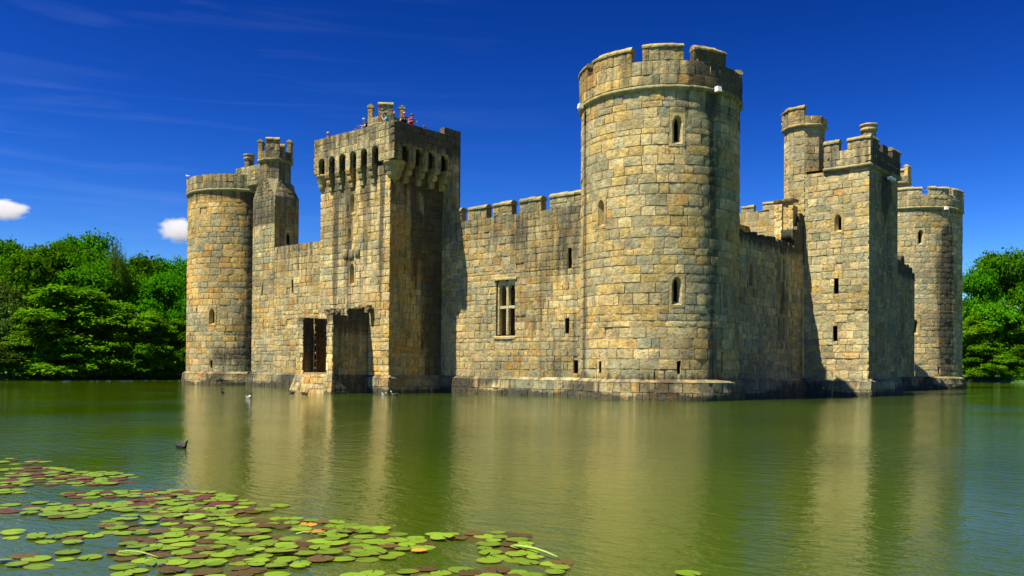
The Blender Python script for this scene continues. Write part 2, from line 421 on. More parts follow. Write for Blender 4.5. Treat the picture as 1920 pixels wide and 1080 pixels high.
# floodlights and rails
WHITE = simple('white_painted_metal', (.8, .8, .78), .4)
IRON = simple('dark_iron_rail', (.05, .05, .05), .5)
def box_mesh(mb, x0, x1, y0, y1, z0, z1, col=(.5, .5, .5, 0)):
    vs = [(x, y, z) for z in (z0, z1) for y in (y0, y1) for x in (x0, x1)]
    mb.add(vs, [(0, 2, 3, 1), (4, 5, 7, 6), (0, 1, 5, 4), (2, 6, 7, 3), (0, 4, 6, 2), (1, 3, 7, 5)], col)
def floodlight(C, ang, z, label, r=4.72):
    a = radians(ang); t = thing('floodlight', label, 'floodlight', 'white floodlights on the tower string courses', (C[0] + r * cos(a), C[1] + r * sin(a), z)); t.rotation_euler.z = a; t.scale = (.78, .78, .78)
    mb = MB(); box_mesh(mb, 0, .3, -.17, .17, -.2, .14); mb.v = [(x + (.06 * (zz < 0) * (x > .1)), y, zz) for x, y, zz in mb.v]; mb.build('housing', WHITE, t, smooth=False)
    mb = MB(); box_mesh(mb, -.12, -.002, -.04, .04, -.06, .02); mb.build('bracket', IRON, t, smooth=False)
floodlight(SE, -19.3, 16.55, 'white floodlight box on the right side of the nearest round tower')
floodlight(SE, -123.5, 16.45, 'pale floodlight on the left edge of the nearest round tower')
floodlight(NE, -34.8, 16.45, 'small white floodlight under the parapet of the farthest round tower')
for a0 in (-60.5, -28):
    mb = MB(); sp = 7.8 if a0 < -50 else 6; P = cyl((0, 0), 4.4); n = 6
    def bar(uv):
        for (u0, z0), (u1, z1) in zip(uv, uv[1:]):
            e = .03
            q = [P(u0, z0 - e, -e), P(u1, z1 - e, -e), P(u1, z1 + e, -e), P(u0, z0 + e, -e), P(u0, z0 - e, e), P(u1, z1 - e, e), P(u1, z1 + e, e), P(u0, z0 + e, e)]
            if abs(u0 - u1) < 1e-6: q = [P(u0 - e, z0, -e), P(u0 + e, z0, -e), P(u0 + e, z1, -e), P(u0 - e, z1, -e), P(u0 - e, z0, e), P(u0 + e, z0, e), P(u0 + e, z1, e), P(u0 - e, z1, e)]
            mb.add(q, [(0, 1, 2, 3), (7, 6, 5, 4), (0, 4, 5, 1), (3, 2, 6, 7), (0, 3, 7, 4), (1, 5, 6, 2)], (.1, .1, .1, 0))
    ua, ub = radians(a0 - .5) * 4.4, radians(a0 + sp + .5) * 4.4
    for z in (17.95, 18.3): bar([(ua + (ub - ua) * t / n, z) for t in range(n + 1)])
    bar([(ua, 16.9), (ua, 18.36)]); bar([(ub, 16.9), (ub, 18.36)])
    mb.build('safety_rail', IRON, ne, smooth=False)

# ------------------------------------------------------------------ octagonal turrets
def turret(t, C, R, zb, zs, zc, zm, pal, ppal, merl=(0, 2, 4, 6), rot=22.5, name='turret'):
    """local to t; body zb..zs, string course, parapet to zc, merlons to zm"""
    pts = octo(C, R, rot); mb = MB()
    for i in range(8):
        P, L = flat(pts[i], pts[(i + 1) % 8]); masonry(mb, P, 0, L, zb, zs, pal, rh=(.42, .58), bw=(.4, .7))
    disc(mb, octo(C, R * .98, rot), zs + .3)
    body = mb.build(name, STONE, t)
    big = octo(C, R + .16, rot); mb = MB(); mc = MB(); P8 = []
    for i in range(8):
        P, L = flat(big[i], big[(i + 1) % 8]); P8.append((P, L))
        pr = [(-.16, zs - .04), (-.06, zs), (.04, zs + .1), (.04, zs + .2), (-.03, zs + .26), (-.25, zs + .26), (-.25, zs - .04)]
        band(mb, P, -.02, L + .02, pr, ppal, colmix=(.34, .33, .2))
    mb.build('string_course', STONE, body)
    mb = MB()
    for P, L in P8: solid(mb, P, 0, L, zs + .24, zc, -.3, ppal, rh=(.35, .5), bw=(.4, .8))
    mb.build('turret_parapet', STONE, body)
    for k in merl:
        P, L = P8[k % 8]; merlon(P, 0, L, zc, zm, -.32, ppal, body)
    return body

# SW stair block and turret (parts of the leftmost tower)
ox, oy = SW
def loc(t, pts): return [(x - t.location.x, y - t.location.y) for x, y in pts]
bpal = Pal((.4, .5, .25, .12, .2), .5, .95, lambda p: .25 + (.3 if p[2] > 13 else 0), seed=21)
bx0, bx1, by0, by1 = -37.0 - ox, -33.9 - ox, -2.9, -.6
mb = MB()
P, L = flat((bx0, by0), (bx1, by0)); hs = [(1.35, 1.5, 7.35, 8.2), (1.55, 1.68, 4.6, 5.4)]
masonry(mb, P, 0, L, 1.1, 15.3, bpal, hs); plp = [(P, L)]
for h in hs: slit(P, (h[0] + h[1]) / 2, h[2], h[1] - h[0], h[3] - h[2], bpal, 'arrow_slit', sw)
P, L = flat((bx1, by0), (bx1, by1)); hd = hole(1.35, 11.45, .5, 1.1)
masonry(mb, P, 0, L, 10.9, 15.3, Pal((.35, .4, .1, .2, .2), .5, .8, lambda p: .35, seed=5), [hd]); window(P, 1.35, 11.45, .5, 1.1, bpal, 'doorway', sw, splay=.2, iw=.9)
P, L = flat((bx1, by1), (bx0, by1)); masonry(mb, P, 0, L, 10.0, 15.3, bpal)
P, L = flat((bx0, by1), (bx0, by0)); masonry(mb, P, 0, L, 1.1, 15.3, bpal); plp.append((P, L))
tc = ((bx0 + bx1) / 2 - .1, (by0 + by1) / 2 - .02); R8 = 1.27
rect4 = [(bx0, by0), (bx1, by0), (bx1, by1), (bx0, by1)]
o8 = octo(tc, R8); # starts at 22.5 deg, ccw
def zz(p, z): return (p[0], p[1], z)
seq = [((5, 6), 0, 1), ((7, 0), 1, 2), ((1, 2), 2, 3), ((3, 4), 3, 0)]
for (i, j), a, b in seq:
    Q, W, H = quadmap(zz(rect4[a], 15.3), zz(rect4[b], 15.3), zz(o8[j], 16.85), zz(o8[i], 16.85)); masonry(mb, Q, 0, W, 0, H, pSWp, rh=(.4, .5), bw=(.5, .9))
for k, (i, j) in zip((1, 2, 3, 0), ((6, 7), (0, 1), (2, 3), (4, 5))):
    c = zz(rect4[k], 15.3); mb.add([c, zz(o8[j], 16.85), zz(o8[i], 16.85)], [(0, 1, 2)], (.3, .27, .17, .3))
mb.build('stair_block', STONE, sw)
plinth(*(lambda a: (a[0], 0, a[1] + 0.0))(plp[0]), sw); plinth(plp[1][0], 0, plp[1][1], sw)
turret(sw, tc, R8, 16.8, 18.25, 19.1, 20.2, Pal((.35, .6, .1, .12, .1), .4, .85, lambda p: .4, seed=9), Pal((.4, .5, .1, .12, .1), .3, .85, lambda p: .4, seed=10), merl=(6, 0, 2, 4))
# raised piece of parapet beside the turret and the round chimney
mb = MB(); P, L = flat((3.2, -3.1), (5.1, -1.2)); 
P, L = flat((2.6, -2.2), (6.0, -1.9)); solid(mb, P, 0, L, 16.9, 18.55, -.6, pSWp); mb.build('raised_parapet', STONE, sw)
def chimney(t, x, y, z0, z1, r, pal):
    mb = MB(); P = cyl((x, y), r); k = 2 * pi * r; h = z1 - z0
    h = min(h, 1.9); masonry(mb, P, 0, k, z0, z1 - h * .28, pal, rh=(.3, .45), bw=(.3, .5), closed=True)
    b = z1 - h * .28
    band(mb, P, 0, k, [(0, b), (.1, b + h * .06), (.1, b + h * .12), (.02, b + h * .16), (.03, b + h * .2), (.12, b + h * .22), (.12, z1), (-.12, z1 + .03), (-.14, b)], pal, seg=.15, closed=True)
    return mb.build('chimney', STONE, t)
chimney(sw, .4, .5, 17.0, 20.55, .4, Pal((.3, .5, .1, .1, .2), .3, .8, lambda p: .4))

# ------------------------------------------------------------------ square postern tower
PX0, PX1, PY0, PY1 = -21.86, -14.84, -7.44, -2.02
pt = thing('square_tower', 'square stone tower with arched openings below its parapet and visitors on its roof', 'tower', None, ((PX0 + PX1) / 2, (PY0 + PY1) / 2, 0))
cx, cy = pt.location.x, pt.location.y
def stain_pf(p):
    x = p[0] + cx; z = p[2]; s = .22
    for c, w, a in ((-20.2, .30, .62), (-18.9, .35, .50), (-17.2, .4, .4), (-15.6, .22, .5)): s += a * math.exp(-((x - c) / w) ** 2) * min(1, max(0, (z - 4) / 6))
    return s + .25 * max(0, (z - 11.5) / 2.5)
def stain_pe(p):
    y = p[1] + cy; z = p[2]; s = .25
    s += .85 * math.exp(-((y + 3.6) / .75) ** 2) * (1 if z > 3 else .7) + .6 * math.exp(-((y + 5.1) / .5) ** 2) * min(1, max(0, (z - 6) / 4))
    return s + .4 * max(0, (z - 11.5) / 2.5)
ppf = Pal((.5, .2, .55, .12, .05), .5, 1.02, stain_pf, seed=31); ppe = Pal((.55, .2, .2, .35, .08), .7, .92, stain_pe, seed=32)
a, b, c, d = (PX0 - cx, PY0 - cy), (PX1 - cx, PY0 - cy), (PX1 - cx, PY1 - cy), (PX0 - cx, PY1 - cy)
mb = MB(); ZT = 14.35
F, LF = flat(a, b); E, LE = flat(b, c); B_, LB = flat(c, d); W_, LW = flat(d, a)
wf = [(3.35, 11.65, .42, 1.25), (3.38, 7.0, .42, 1.35), (3.1, 9.95, .3, .75)]
we = [(2.52, 11.7, .42, 1.2)]
masonry(mb, F, 0, LF, 1.1, ZT, ppf, [hole(*w) for w in wf]); masonry(mb, E, 0, LE, 1.1, ZT, ppe, [hole(*w) for w in we] + [(2.8, 2.98, 2.8, 3.5)])
masonry(mb, B_, 0, LB, 1.1, ZT, ppe); masonry(mb, W_, 0, LW, 1.1, ZT, ppf)
disc(mb, [a, b, c, d], ZT - .02, (.2, .18, .13, .5))
mb.build('wall', STONE, pt)
for w in wf: window(F, *w, ppf, 'window', pt, iw=.72)
for w in we: window(E, *w, ppe, 'window', pt, iw=.6)
slit(E, 2.89, 2.8, .18, .7, ppe, 'arrow_slit', pt)
mbp = None
for P, L in ((F, LF), (E, LE), (W_, LW)): plinth(P, 0, L, pt, o=.22)
# worn armorial relief under the middle window: three small helmet and shield lumps
mb = MB()
for uu, zc in ((2.75, 9.0), (3.35, 8.95), (3.95, 9.05)):
    pr = [(0, zc - .35), (.07, zc - .3), (.12, zc), (.1, zc + .2), (.05, zc + .3), (0, zc + .33), (-.03, zc)]
    band(mb, F, uu - .2, uu + .2, pr, Pal((.2, .6, .4, 0, .1), 0, .7, lambda p: .5), seg=.1)
mb.build('carved_shield', STONE, pt)
# machicolated parapet
oS, oE, oW = .42, .8, .22
A2, B2, C2, D2 = (a[0] - oW, a[1] - oS), (b[0] + oE, b[1] - oS), (c[0] + oE, c[1]), (d[0] - oW, d[1])
FS, LS = flat(A2, B2); FE, LE2 = flat(B2, C2); FN, LN = flat(C2, D2); FW, LW2 = flat(D2, A2)
ZB, ZA, ZP = 14.5, 15.5, 16.85
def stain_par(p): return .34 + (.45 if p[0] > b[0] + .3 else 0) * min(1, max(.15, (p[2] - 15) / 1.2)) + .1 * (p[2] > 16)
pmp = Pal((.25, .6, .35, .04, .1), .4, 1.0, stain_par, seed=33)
arF = [oW + .62 + 1.085 * i for i in range(6)]
arE = [1.0 + 1.12 * i for i in range(4)]
def arcade(P, L, cents, w, pal, u_end=None):
    """parapet with arched openings: piers, arch stones, plain courses above"""
    mb = MB(); T = -.28; e = [0]
    hs = [(c - w / 2, c + w / 2, ZB, ZA) for c in cents]
    masonry(mb, P, 0, L, ZB, ZP, pal, hs, rows=[(ZB, 15.0), (15.0, ZA), (ZA, 15.95), (15.95, 16.4), (16.4, ZP)], bw=(.5, .8), back=T)
    # inner face
    n = 1; mb.add([P(0.05, ZA, T), P(L - .05, ZA, T), P(L - .05, ZP - .03, T), P(.05, ZP - .03, T)], [(3, 2, 1, 0)], (.3, .27, .2, .3))
    mb.add([P(0.02, ZP - .04, -.03), P(L - .02, ZP - .04, -.03), P(L - .02, ZP - .04, T), P(.02, ZP - .04, T)], [(0, 1, 2, 3)], (.3, .27, .2, .3))
    xs = [0] + [v for h in hs for v in (h[0], h[1])] + [L]
    for k in range(0, len(xs), 2):  # pier sides and backs
        x0, x1 = xs[k] + .012, xs[k + 1] - .012
        q = [P(x0, ZB, -.02), P(x1, ZB, -.02), P(x1, ZA + .02, -.02), P(x0, ZA + .02, -.02), P(x0, ZB, T), P(x1, ZB, T), P(x1, ZA + .02, T), P(x0, ZA + .02, T)]
        mb.add(q, [(0, 4, 7, 3), (1, 2, 6, 5), (5, 6, 7, 4), (0, 1, 5, 4)], (.33, .29, .19, .3))
    for c in cents:  # arch head fills the corners of the square opening
        n = 8; r = w / 2; zc = ZA - r; vs = []; fs = []
        for i in range(n + 1):
            t = pi * i / n; x, z = c + r * cos(t), zc + r * sin(t)
            vs += [P(x, z, .005), P(x, ZA + .01, .005), P(x, z, T)]
        for i in range(n): fs += [(3 * i, 3 * i + 1, 3 * i + 4, 3 * i + 3), (3 * i, 3 * i + 3, 3 * i + 5, 3 * i + 2)]
        cc = pal.stone(P(c, ZA, 0)); mb.add(vs, fs, cc + (.3,))
    return mb
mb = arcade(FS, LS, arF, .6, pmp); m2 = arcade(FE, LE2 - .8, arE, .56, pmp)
b0 = len(mb.v); mb.v += m2.v; mb.c += m2.c; mb.f += [tuple(i + b0 for i in f) for f in m2.f]
# plain rear pier on the east side, flush with the parapet
masonry(mb, FE, LE2 - .8, LE2, 10.9, ZP + .35, pmp, bw=(.5, .8))
RP, RL = flat((B2[0], C2[1] - .8), (B2[0] - oE - .05, C2[1] - .8)); 
q = flat((c[0], c[1] - .8), (C2[0], c[1] - .8))[0]; masonry(mb, q, 0, oE, 10.9, ZB + .1, pmp, bw=(.4, .8))
masonry(mb, FN, 0, LN, ZT - 3.4, ZP, pmp); masonry(mb, FW, 0, LW2, ZB, ZP, pmp)
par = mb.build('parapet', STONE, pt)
merlon(FE, LE2 - 1.5, LE2, ZP, 17.3, -.45, pmp, par, cp=False)
# inner wall closing the gap behind the arches, then roof
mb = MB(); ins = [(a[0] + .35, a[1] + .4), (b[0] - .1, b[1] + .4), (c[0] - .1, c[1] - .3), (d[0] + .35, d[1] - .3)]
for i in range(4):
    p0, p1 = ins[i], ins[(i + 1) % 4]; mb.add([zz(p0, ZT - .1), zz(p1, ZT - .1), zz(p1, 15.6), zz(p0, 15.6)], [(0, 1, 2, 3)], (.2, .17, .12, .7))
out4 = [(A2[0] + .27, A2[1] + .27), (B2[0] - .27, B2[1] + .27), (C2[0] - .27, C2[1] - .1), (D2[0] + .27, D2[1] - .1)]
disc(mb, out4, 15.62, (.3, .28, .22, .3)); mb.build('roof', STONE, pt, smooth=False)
# corbels
def corbel(P, u, w, reach, pal, parent, z=ZB):
    mb = MB(); cc = pal.stone(P(u, z, 0)); cc = mixc(cc, (.4, .33, .16), .4); s = .3
    zt = z; dx = reach
    for k in range(3):
        h = .42; d1 = reach * (1, .68, .36)[k]
        prof = [(-.02, 0), (d1 - .03, 0), (d1, -.06), (d1, -h * .45), (d1 * .86, -h * .85), (d1 * .6, -h + .01), (-.02, -h + .01)]
        vs = []; K = len(prof); ww = w * (1, .86, .74)[k]
        for x in (u - ww / 2, u + ww / 2):
            for dd, y in prof: vs.append(P(x + U(-.01, .01), zt + y, dd + U(-.01, .01)))
        fs = [(i, K + i, K + (i + 1) % K, (i + 1) % K) for i in range(K)] + [tuple(range(K)), tuple(range(2 * K - 1, K - 1, -1))]
        v = U(.85, 1.15); mb.add(vs, fs, tuple(q * v for q in cc) + (.3,)); zt -= h
    return mb.build('corbel', STONE, parent, smooth=False)
piF = [(arF[i] + arF[i + 1]) / 2 - oW for i in range(5)]
for u in piF: corbel(F, u, .44, oS + .02, pmp, pt)
for u in [(arE[i] + arE[i + 1]) / 2 - oS for i in range(3)] + [arE[3] + .45 - oS]: corbel(E, u, .42, oE + .01, pmp, pt)
def corner_corbel(x, y, rr, parent, a0, a1):
    mb = MB(); n = 10
    prof = [(rr[0] * 1.0, ZB), (rr[0] * 1.0, ZB - .12), (rr[0] * .9, ZB - .2), (rr[0] * .84, ZB - .24), (rr[0] * .80, ZB - .5), (rr[0] * .68, ZB - .6), (rr[0] * .66, ZB - .66), (rr[0] * .64, ZB - .85), (rr[0] * .42, ZB - 1.08), (rr[0] * .22, ZB - 1.14), (0, ZB - 1.42)]
    K = len(prof); vs = []
    for i in range(n + 1):
        t = radians(a0 + (a1 - a0) * i / n)
        for r, z in prof: vs.append((x + r * cos(t), y + r * sin(t), z))
    fs = [(K * i + k, K * i + k + 1, K * i + K + k + 1, K * i + K + k) for i in range(n) for k in range(K - 1)]
    fs.append(tuple([K * i for i in range(n + 1)]))
    mb.add(vs, fs, (.42, .34, .17, .25)); mb.build('corner_corbel', STONE, parent)
corner_corbel(b[0] + .02, b[1] + .32, (.74,), pt, -185, 95)
corner_corbel(a[0] + .15, a[1] + .1, (.5,), pt, 90, 365)
# stair turret on the roof
turret(pt, (-19.4 - cx, -3.85 - cy), 1.16, 15.6, 17.9, 18.55, 19.55, Pal((.5, .4, .2, .1, .1), .4, .9, lambda p: .35), Pal((.5, .4, .2, .1, .1), .4, .9, lambda p: .35), merl=(4, 6, 0, 2), rot=24)

# ruined porch in front of the tower
fb = thing('ruined_gate_porch', 'ruined stone gate porch with dark doorway, standing in the water against the square tower', 'ruin', None, (-18.65, -8.9, 0))
fx, fy = fb.location.x, fb.location.y
ppb = Pal((.4, .35, .5, .12, .05), .5, 1.0, lambda p: .2 + (.35 if p[2] > 4.4 else 0), seed=51)
ppd = Pal((.4, .45, .12, .1, .3), .5, .8, lambda p: .3 + .45 * min(1, max(0, p[2] - 3.4)), seed=52)
ppi = Pal((.2, .1, .05, .5, .1), .3, .5, lambda p: .55, seed=53)
FY0, FY1 = -10.25 - fy, PY0 - fy - .003
def walled(mb, x0, x1, y0, y1, z0, z1, pals, top=None, sides=(0, 1, 2, 3), rh=(.42, .55), bw=(.45, .8)):
    cs = ((x0, y0), (x1, y0), (x1, y1), (x0, y1))
    for i in sides:
        P, L = flat(cs[i], cs[(i + 1) % 4])
        tf = None
        if top: tf = (lambda i, cs: lambda u: top(*[cs[i][k] + (cs[(i + 1) % 4][k] - cs[i][k]) * u / max(.01, L) for k in (0, 1)]))(i, cs)
        masonry(mb, P, 0, L, z0, z1, pals[i % len(pals)], rh=rh, bw=bw)
    disc(mb, cs, z1 - .04, (.3, .28, .14, .4))
mb = MB()
walled(mb, -17.42 - fx, -16.8 - fx, FY0, FY0 + 1.1, 1.0, 4.85, (ppb, ppd, ppi, ppi))
walled(mb, -17.40 - fx, -16.8 - fx, FY0 + 1.1, FY1, 1.0, 5.3, (ppb, ppd, ppi, ppi), sides=(0, 1, 3))
mb.build('side_wall', STONE, fb)
mb = MB(); walled(mb, -20.5 - fx, -19.8 - fx, FY0, FY1, 1.0, 4.75, (ppb, ppi, ppi, ppb)); mb.build('side_wall', STONE, fb)
mb = MB(); walled(mb, -19.8 - fx, -19.55 - fx, FY0 + .75, FY0 + 1.0, 1.2, 4.75, (ppb, ppi)); mb.build('door_rebate', STONE, fb)
mb = MB()   # rubble vault springing left on the tower face
for i in range(46):
    x = U(-20.8, -16.6) - fx; z = 4.85 + .35 * sin((x + 2) * 2) * .4 + U(0, .45); w = U(.2, .45); h = U(.14, .26); dd = U(.25, .75)
    stone(mb, flat((x, FY1 + .02), (x + w, FY1 + .02))[0], 0, w, z, z + h, ppb, back=0, mortar=False, rough=.05, jit=dd)
mb.build('broken_vault', STONE, fb)
mb = MB()   # threshold on a rubble base
box_mesh(mb, -19.8 - fx, -17.42 - fx, FY0 + .05, FY0 + .5, 1.16, 1.28, (.45, .33, .14, .1))
prub = Pal((.4, .1, .25, .6, 0), .4, .85, lambda p: .3, seed=54)
mb.build('threshold', STONE, fb, smooth=False)
PLB = Pal((.3, .3, .5, .3, .1), .4, .95, lambda p: .3 + (.4 if p[2] < .15 else 0), seed=55)
mb = MB(); tx0, tx1, ty0 = -20.52 - fx, -16.78 - fx, FY0 - .02; bo = .48
def fr(xa, xb, pal):
    k = lambda x: x + (x - (tx0 + tx1) / 2) / ((tx1 - tx0) / 2) * bo
    Q, W, H = quadmap((k(xa), ty0 - bo, -.6), (k(xb), ty0 - bo, -.6), (xb, ty0, 1.18), (xa, ty0, 1.18)); masonry(mb, Q, 0, W, 0, H, pal, rh=(.3, .45), bw=(.35, .7))
fr(tx0, -19.8 - fx, PLB); fr(-19.8 - fx, -17.42 - fx, prub); fr(-17.42 - fx, tx1, PLB)
Q, W, H = quadmap((tx1 + bo, ty0 - bo, -.6), (tx1 + bo, FY1, -.6), (tx1, FY1, 1.18), (tx1, ty0, 1.18)); masonry(mb, Q, 0, W, 0, H, Pal((.2, .5, .1, .1, .5), .3, .6, lambda p: .6, seed=56), rh=(.3, .45), bw=(.35, .7))
Q, W, H = quadmap((tx0 - bo, FY1, -.6), (tx0 - bo, ty0 - bo, -.6), (tx0, ty0, 1.18), (tx0, FY1, 1.18)); masonry(mb, Q, 0, W, 0, H, PLB, rh=(.3, .45), bw=(.35, .7))
disc(mb, [(tx0, ty0), (tx1, ty0), (tx1, FY1), (tx0, FY1)], 1.1, (.3, .25, .15, .2)); mb.build('plinth', STONE, fb)

# ------------------------------------------------------------------ south curtain walls
CY = -2.9
scg = 'south curtain walls of the castle'
def stain_sc(p):
    z = p[2]; return .18 + .14 * min(1, max(0, (p[0] + 2) / 5)) + .2 * max(0, (z - 7) / 4) + .25 * mn.noise(Vector((p[0] * .5, 2, z * .3)))
cE = thing('curtain_wall', 'sunlit stone curtain wall with merlons and a cross-shaped stone window, between the square tower and the nearest round tower', 'wall', scg, (-9, CY, 0))
pce = Pal((.36, .55, .3, .1, .1), .6, .88, None, seed=61)
pce.stain = stain_sc
_s = pce.stone
def sc_stone(p):   # cleaner cream stone low down beside the square tower
    c = Pal.stone(pce, p); k = min(1, max(0, (-1.2 - p[0]) / 2.5)) * min(1, max(0, (6.8 - p[2]) / 2)); return mixc(c, tuple(v * U(.95, 1.1) for v in (.60, .47, .25)), .75 * k)
pce.stone = sc_stone
P, L = flat((PX1 + 9, 0), (-2.2 + 9, 0)); u_ = lambda X: X - PX1
cw = (u_(-9.98), u_(-8.42), 3.62, 7.1)
sl = [(u_(-4.24) - .15, u_(-4.24) + .15, 7.5, 8.7), (u_(-4.4) - .16, u_(-4.4) + .16, 3.7, 4.6), (u_(-3.75) - .17, u_(-3.75) + .17, 1.38, 2.15), ]
mb = MB(); masonry(mb, P, 0, L, 1.1, 11.1, pce, [cw] + sl, rh=(.34, .52), bw=(.4, .85), ce=(0, 0, 0, 0)); 
# rear face and wall walk
Pi, Li = flat((-2.2 + 9, 2.0), (PX1 + 9, 2.0)); masonry(mb, Pi, 0, Li, .8, 10.2, Pal((.3, .3, .1, .4, .1), .5, .7, lambda p: .4), [(Li - cw[1], Li - cw[0], 3.62, 7.1)], rh=(.45, .6), bw=(.7, 1.2))
mb.add([(PX1 + 9, .45, 10.2), (6.8, .45, 10.2), (6.8, 2, 10.2), (PX1 + 9, 2, 10.2)], [(0, 1, 2, 3)], (.3, .27, .2, .3))
mb.add([(PX1 + 9, .48, 10.15), (6.8, .48, 10.15), (6.8, .48, 11.08), (PX1 + 9, .48, 11.08), (PX1 + 9, .03, 11.08), (6.8, .03, 11.08)], [(1, 0, 3, 2), (2, 3, 4, 5)], (.3, .27, .2, .3))
mb.build('wall', STONE, cE)
for s_ in sl: slit(P, (s_[0] + s_[1]) / 2, s_[2], s_[1] - s_[0], s_[3] - s_[2], pce, 'arrow_slit', cE)
plinth(P, 0, L, cE, o=.3)
pmer = Pal((.2, .6, .2, .02, .3), .3, .85, lambda p: .3, seed=62)
for x0, x1 in ((-14.1, -13.05), (-12.45, -10.85), (-10.3, -8.75), (-8.1, -6.4), (-5.75, -2.9)):
    merlon(P, u_(x0), u_(x1), 11.1, 12.02, -.5, pmer, cE)
# cross window
mb = MB(); FRC = (.60, .54, .36, 0)
wx0, wx1, wz0, wz1 = cw; T = -.42
def pbar(mb, x0, x1, z0, z1, d0, d1, ch=.05, col=FRC):
    q = [P(x, z, d) for z in (z0, z1) for (x, d) in ((x0, d0), (x0, d1 - ch), (x0 + ch, d1), (x1 - ch, d1), (x1, d1 - ch), (x1, d0))]
    mb.add(q, [(i, i + 6, (i + 1) % 6 + 6, (i + 1) % 6) for i in range(6)] + [tuple(range(6)), tuple(range(11, 5, -1))], col)
mx = (wx0 + wx1) / 2
pbar(mb, mx - .09, mx + .09, wz0 + .1, wz1 - .1, T, -.15); 
pbar(mb, wx0, wx0 + .13, wz0 + .1, wz1 - .1, T, -.12); pbar(mb, wx1 - .13, wx1, wz0 + .1, wz1 - .1, T, -.12)
zt = wz0 + 1.72
pbar(mb, wx0 + .13, mx - .09, zt, zt + .17, T, -.17); pbar(mb, mx + .09, wx1 - .13, zt, zt + .17, T, -.17)
for (xa, xb) in ((wx0 + .13, mx - .09), (mx + .09, wx1 - .13)):
    xm = (xa + xb) / 2; r = (xb - xa) / 2; z0 = wz1 - .62; n = 8
    vs = []
    for i in range(n + 1):
        t = pi * i / n; x = xm + r * cos(t); z = z0 + r * 1.25 * sin(t)
        for d in (-.16, T): vs += [P(x, z, d), P(x, wz1, d)]
    fs = [f for i in range(n) for f in ((4 * i, 4 * i + 1, 4 * i + 5, 4 * i + 4), (4 * i + 2, 4 * i + 6, 4 * i + 7, 4 * i + 3), (4 * i, 4 * i + 4, 4 * i + 6, 4 * i + 2))]
    mb.add(vs, fs, FRC)
fr = mb.build('cross_window', STONE, cE, smooth=False)
mb = MB(); q = [P(x, z, d) for d in (-.01, -2.0 + .0) for x, z in ((wx0, wz0), (wx1, wz0), (wx1, wz1), (wx0, wz1))]
q = [P(x, z, -.01) for x, z in ((wx0, wz0), (wx1, wz0), (wx1, wz1), (wx0, wz1))] + [P(x, z, -2.0) for x, z in ((wx0 - .5, wz0), (wx1 + .5, wz0), (wx1 + .5, wz1 + .3), (wx0 - .5, wz1 + .3))]
mb.add(q, [(i, (i + 1) % 4, 4 + (i + 1) % 4, 4 + i) for i in range(4)], (.36, .26, .13, .2)); mb.build('reveal', STONE, fr, smooth=False)
mb = MB()
for z0_, h_, o_ in ((wz1 + .0, .16, .09), (wz0 - .18, .2, .06)):
    pr = [(-.03, z0_), (o_, z0_), (o_, z0_ + h_ * .6), (-.03, z0_ + h_)]
    band(mb, P, wx0 - .15, wx1 + .15, pr, Pal((.4, .5, .2, .1, 0), 0, .85, lambda p: .3), seg=.4)
mb.build('hood_and_sill', STONE, fr, smooth=False)

cW = thing('curtain_wall', 'plain stone curtain wall with a flat top, between the leftmost round tower and the square tower', 'wall', scg, (-28, CY, 0))
P2, L2 = flat((-33.9 + 28, 0), (PX0 + 28, 0)); pcw = Pal((.42, .35, .45, .15, .1), .6, .98, lambda p: .25 + .2 * max(0, (p[2] - 8) / 3), seed=66)
mb = MB(); sw_s = [(2.35, 2.6, 7.4, 8.4)]
masonry(mb, P2, 0, L2, 1.1, 11.15, pcw, sw_s, rh=(.36, .55), bw=(.4, .85), ce=(0, 0, 0, 0))
mb.add([(-5.9, 0.03, 11.1), (L2 - 5.9, 0.03, 11.1), (L2 - 5.9, 2, 11.1), (-5.9, 2, 11.1)], [(0, 1, 2, 3)], (.3, .27, .2, .3))
masonry(mb, flat((PX0 + 28, 2.0), (-5.9, 2.0))[0], 0, L2, .8, 11.1, pcw, rh=(.5, .7), bw=(.8, 1.4))
mb.build('wall', STONE, cW); slit(P2, 2.475, 7.4, .25, 1.0, pcw, 'arrow_slit', cW); plinth(P2, 0, L2, cW, o=.3)

# ------------------------------------------------------------------ square east tower
EX0, EX1, EY0, EY1 = 4.38, 7.2, 13.5, 19.04
et = thing('square_tower', 'square stone tower beyond the shaded wall, octagonal stair turret on its left corner', 'tower', None, (5.8, 16.2, 0))
ex, ey = et.location.x, et.location.y
pes = Pal((.2, .55, .45, .03, .22), .5, 1.05, lambda p: .12 + (.25 if p[2] > 15.3 else 0) , seed=71)
pee = Pal((.12, .6, .2, .05, .5), .4, .88, lambda p: .25 + (.75 * math.exp(-((p[1] + ey - 16.6) / .9) ** 2) * min(1, max(0, (p[2] - 10.5) / 3))), seed=72)
A, B, C, D = (2.93 - ex, EY0 - ey), (EX1 - ex, EY0 - ey), (EX1 - ex, EY1 - ey), (2.93 - ex, EY1 - ey)
FA, LA = flat(A, B); FB, LB_ = flat(B, C); FC, LC = flat(C, D); FD, LD = flat(D, A)
win = [(2.28, 10.7, .46, 1.15)]; sls = [(2.03, 2.33, 6.65, 7.65), (1.97, 2.27, 3.55, 4.55)]
mb = MB(); masonry(mb, FA, 0, LA, 1.1, 14.72, pes, [hole(*w) for w in win] + sls)
ws = [(2.9, 6.4, .3, 1.7), (2.85, 2.5, .3, 1.6), (2.6, 10.6, .3, 1.3)]
masonry(mb, FB, 0, LB_, 1.1, 14.72, pee, [hole(*w) for w in ws]); masonry(mb, FC, 0, LC, 1.1, 14.72, pee); masonry(mb, FD, 0, LD, 9, 14.72, pee)
disc(mb, [A, B, C, D], 14.9)
mb.build('wall', STONE, et)
for w in win: window(FA, *w, pes, 'window', et)
for w in ws: window(FB, *w, pee, 'window', et)
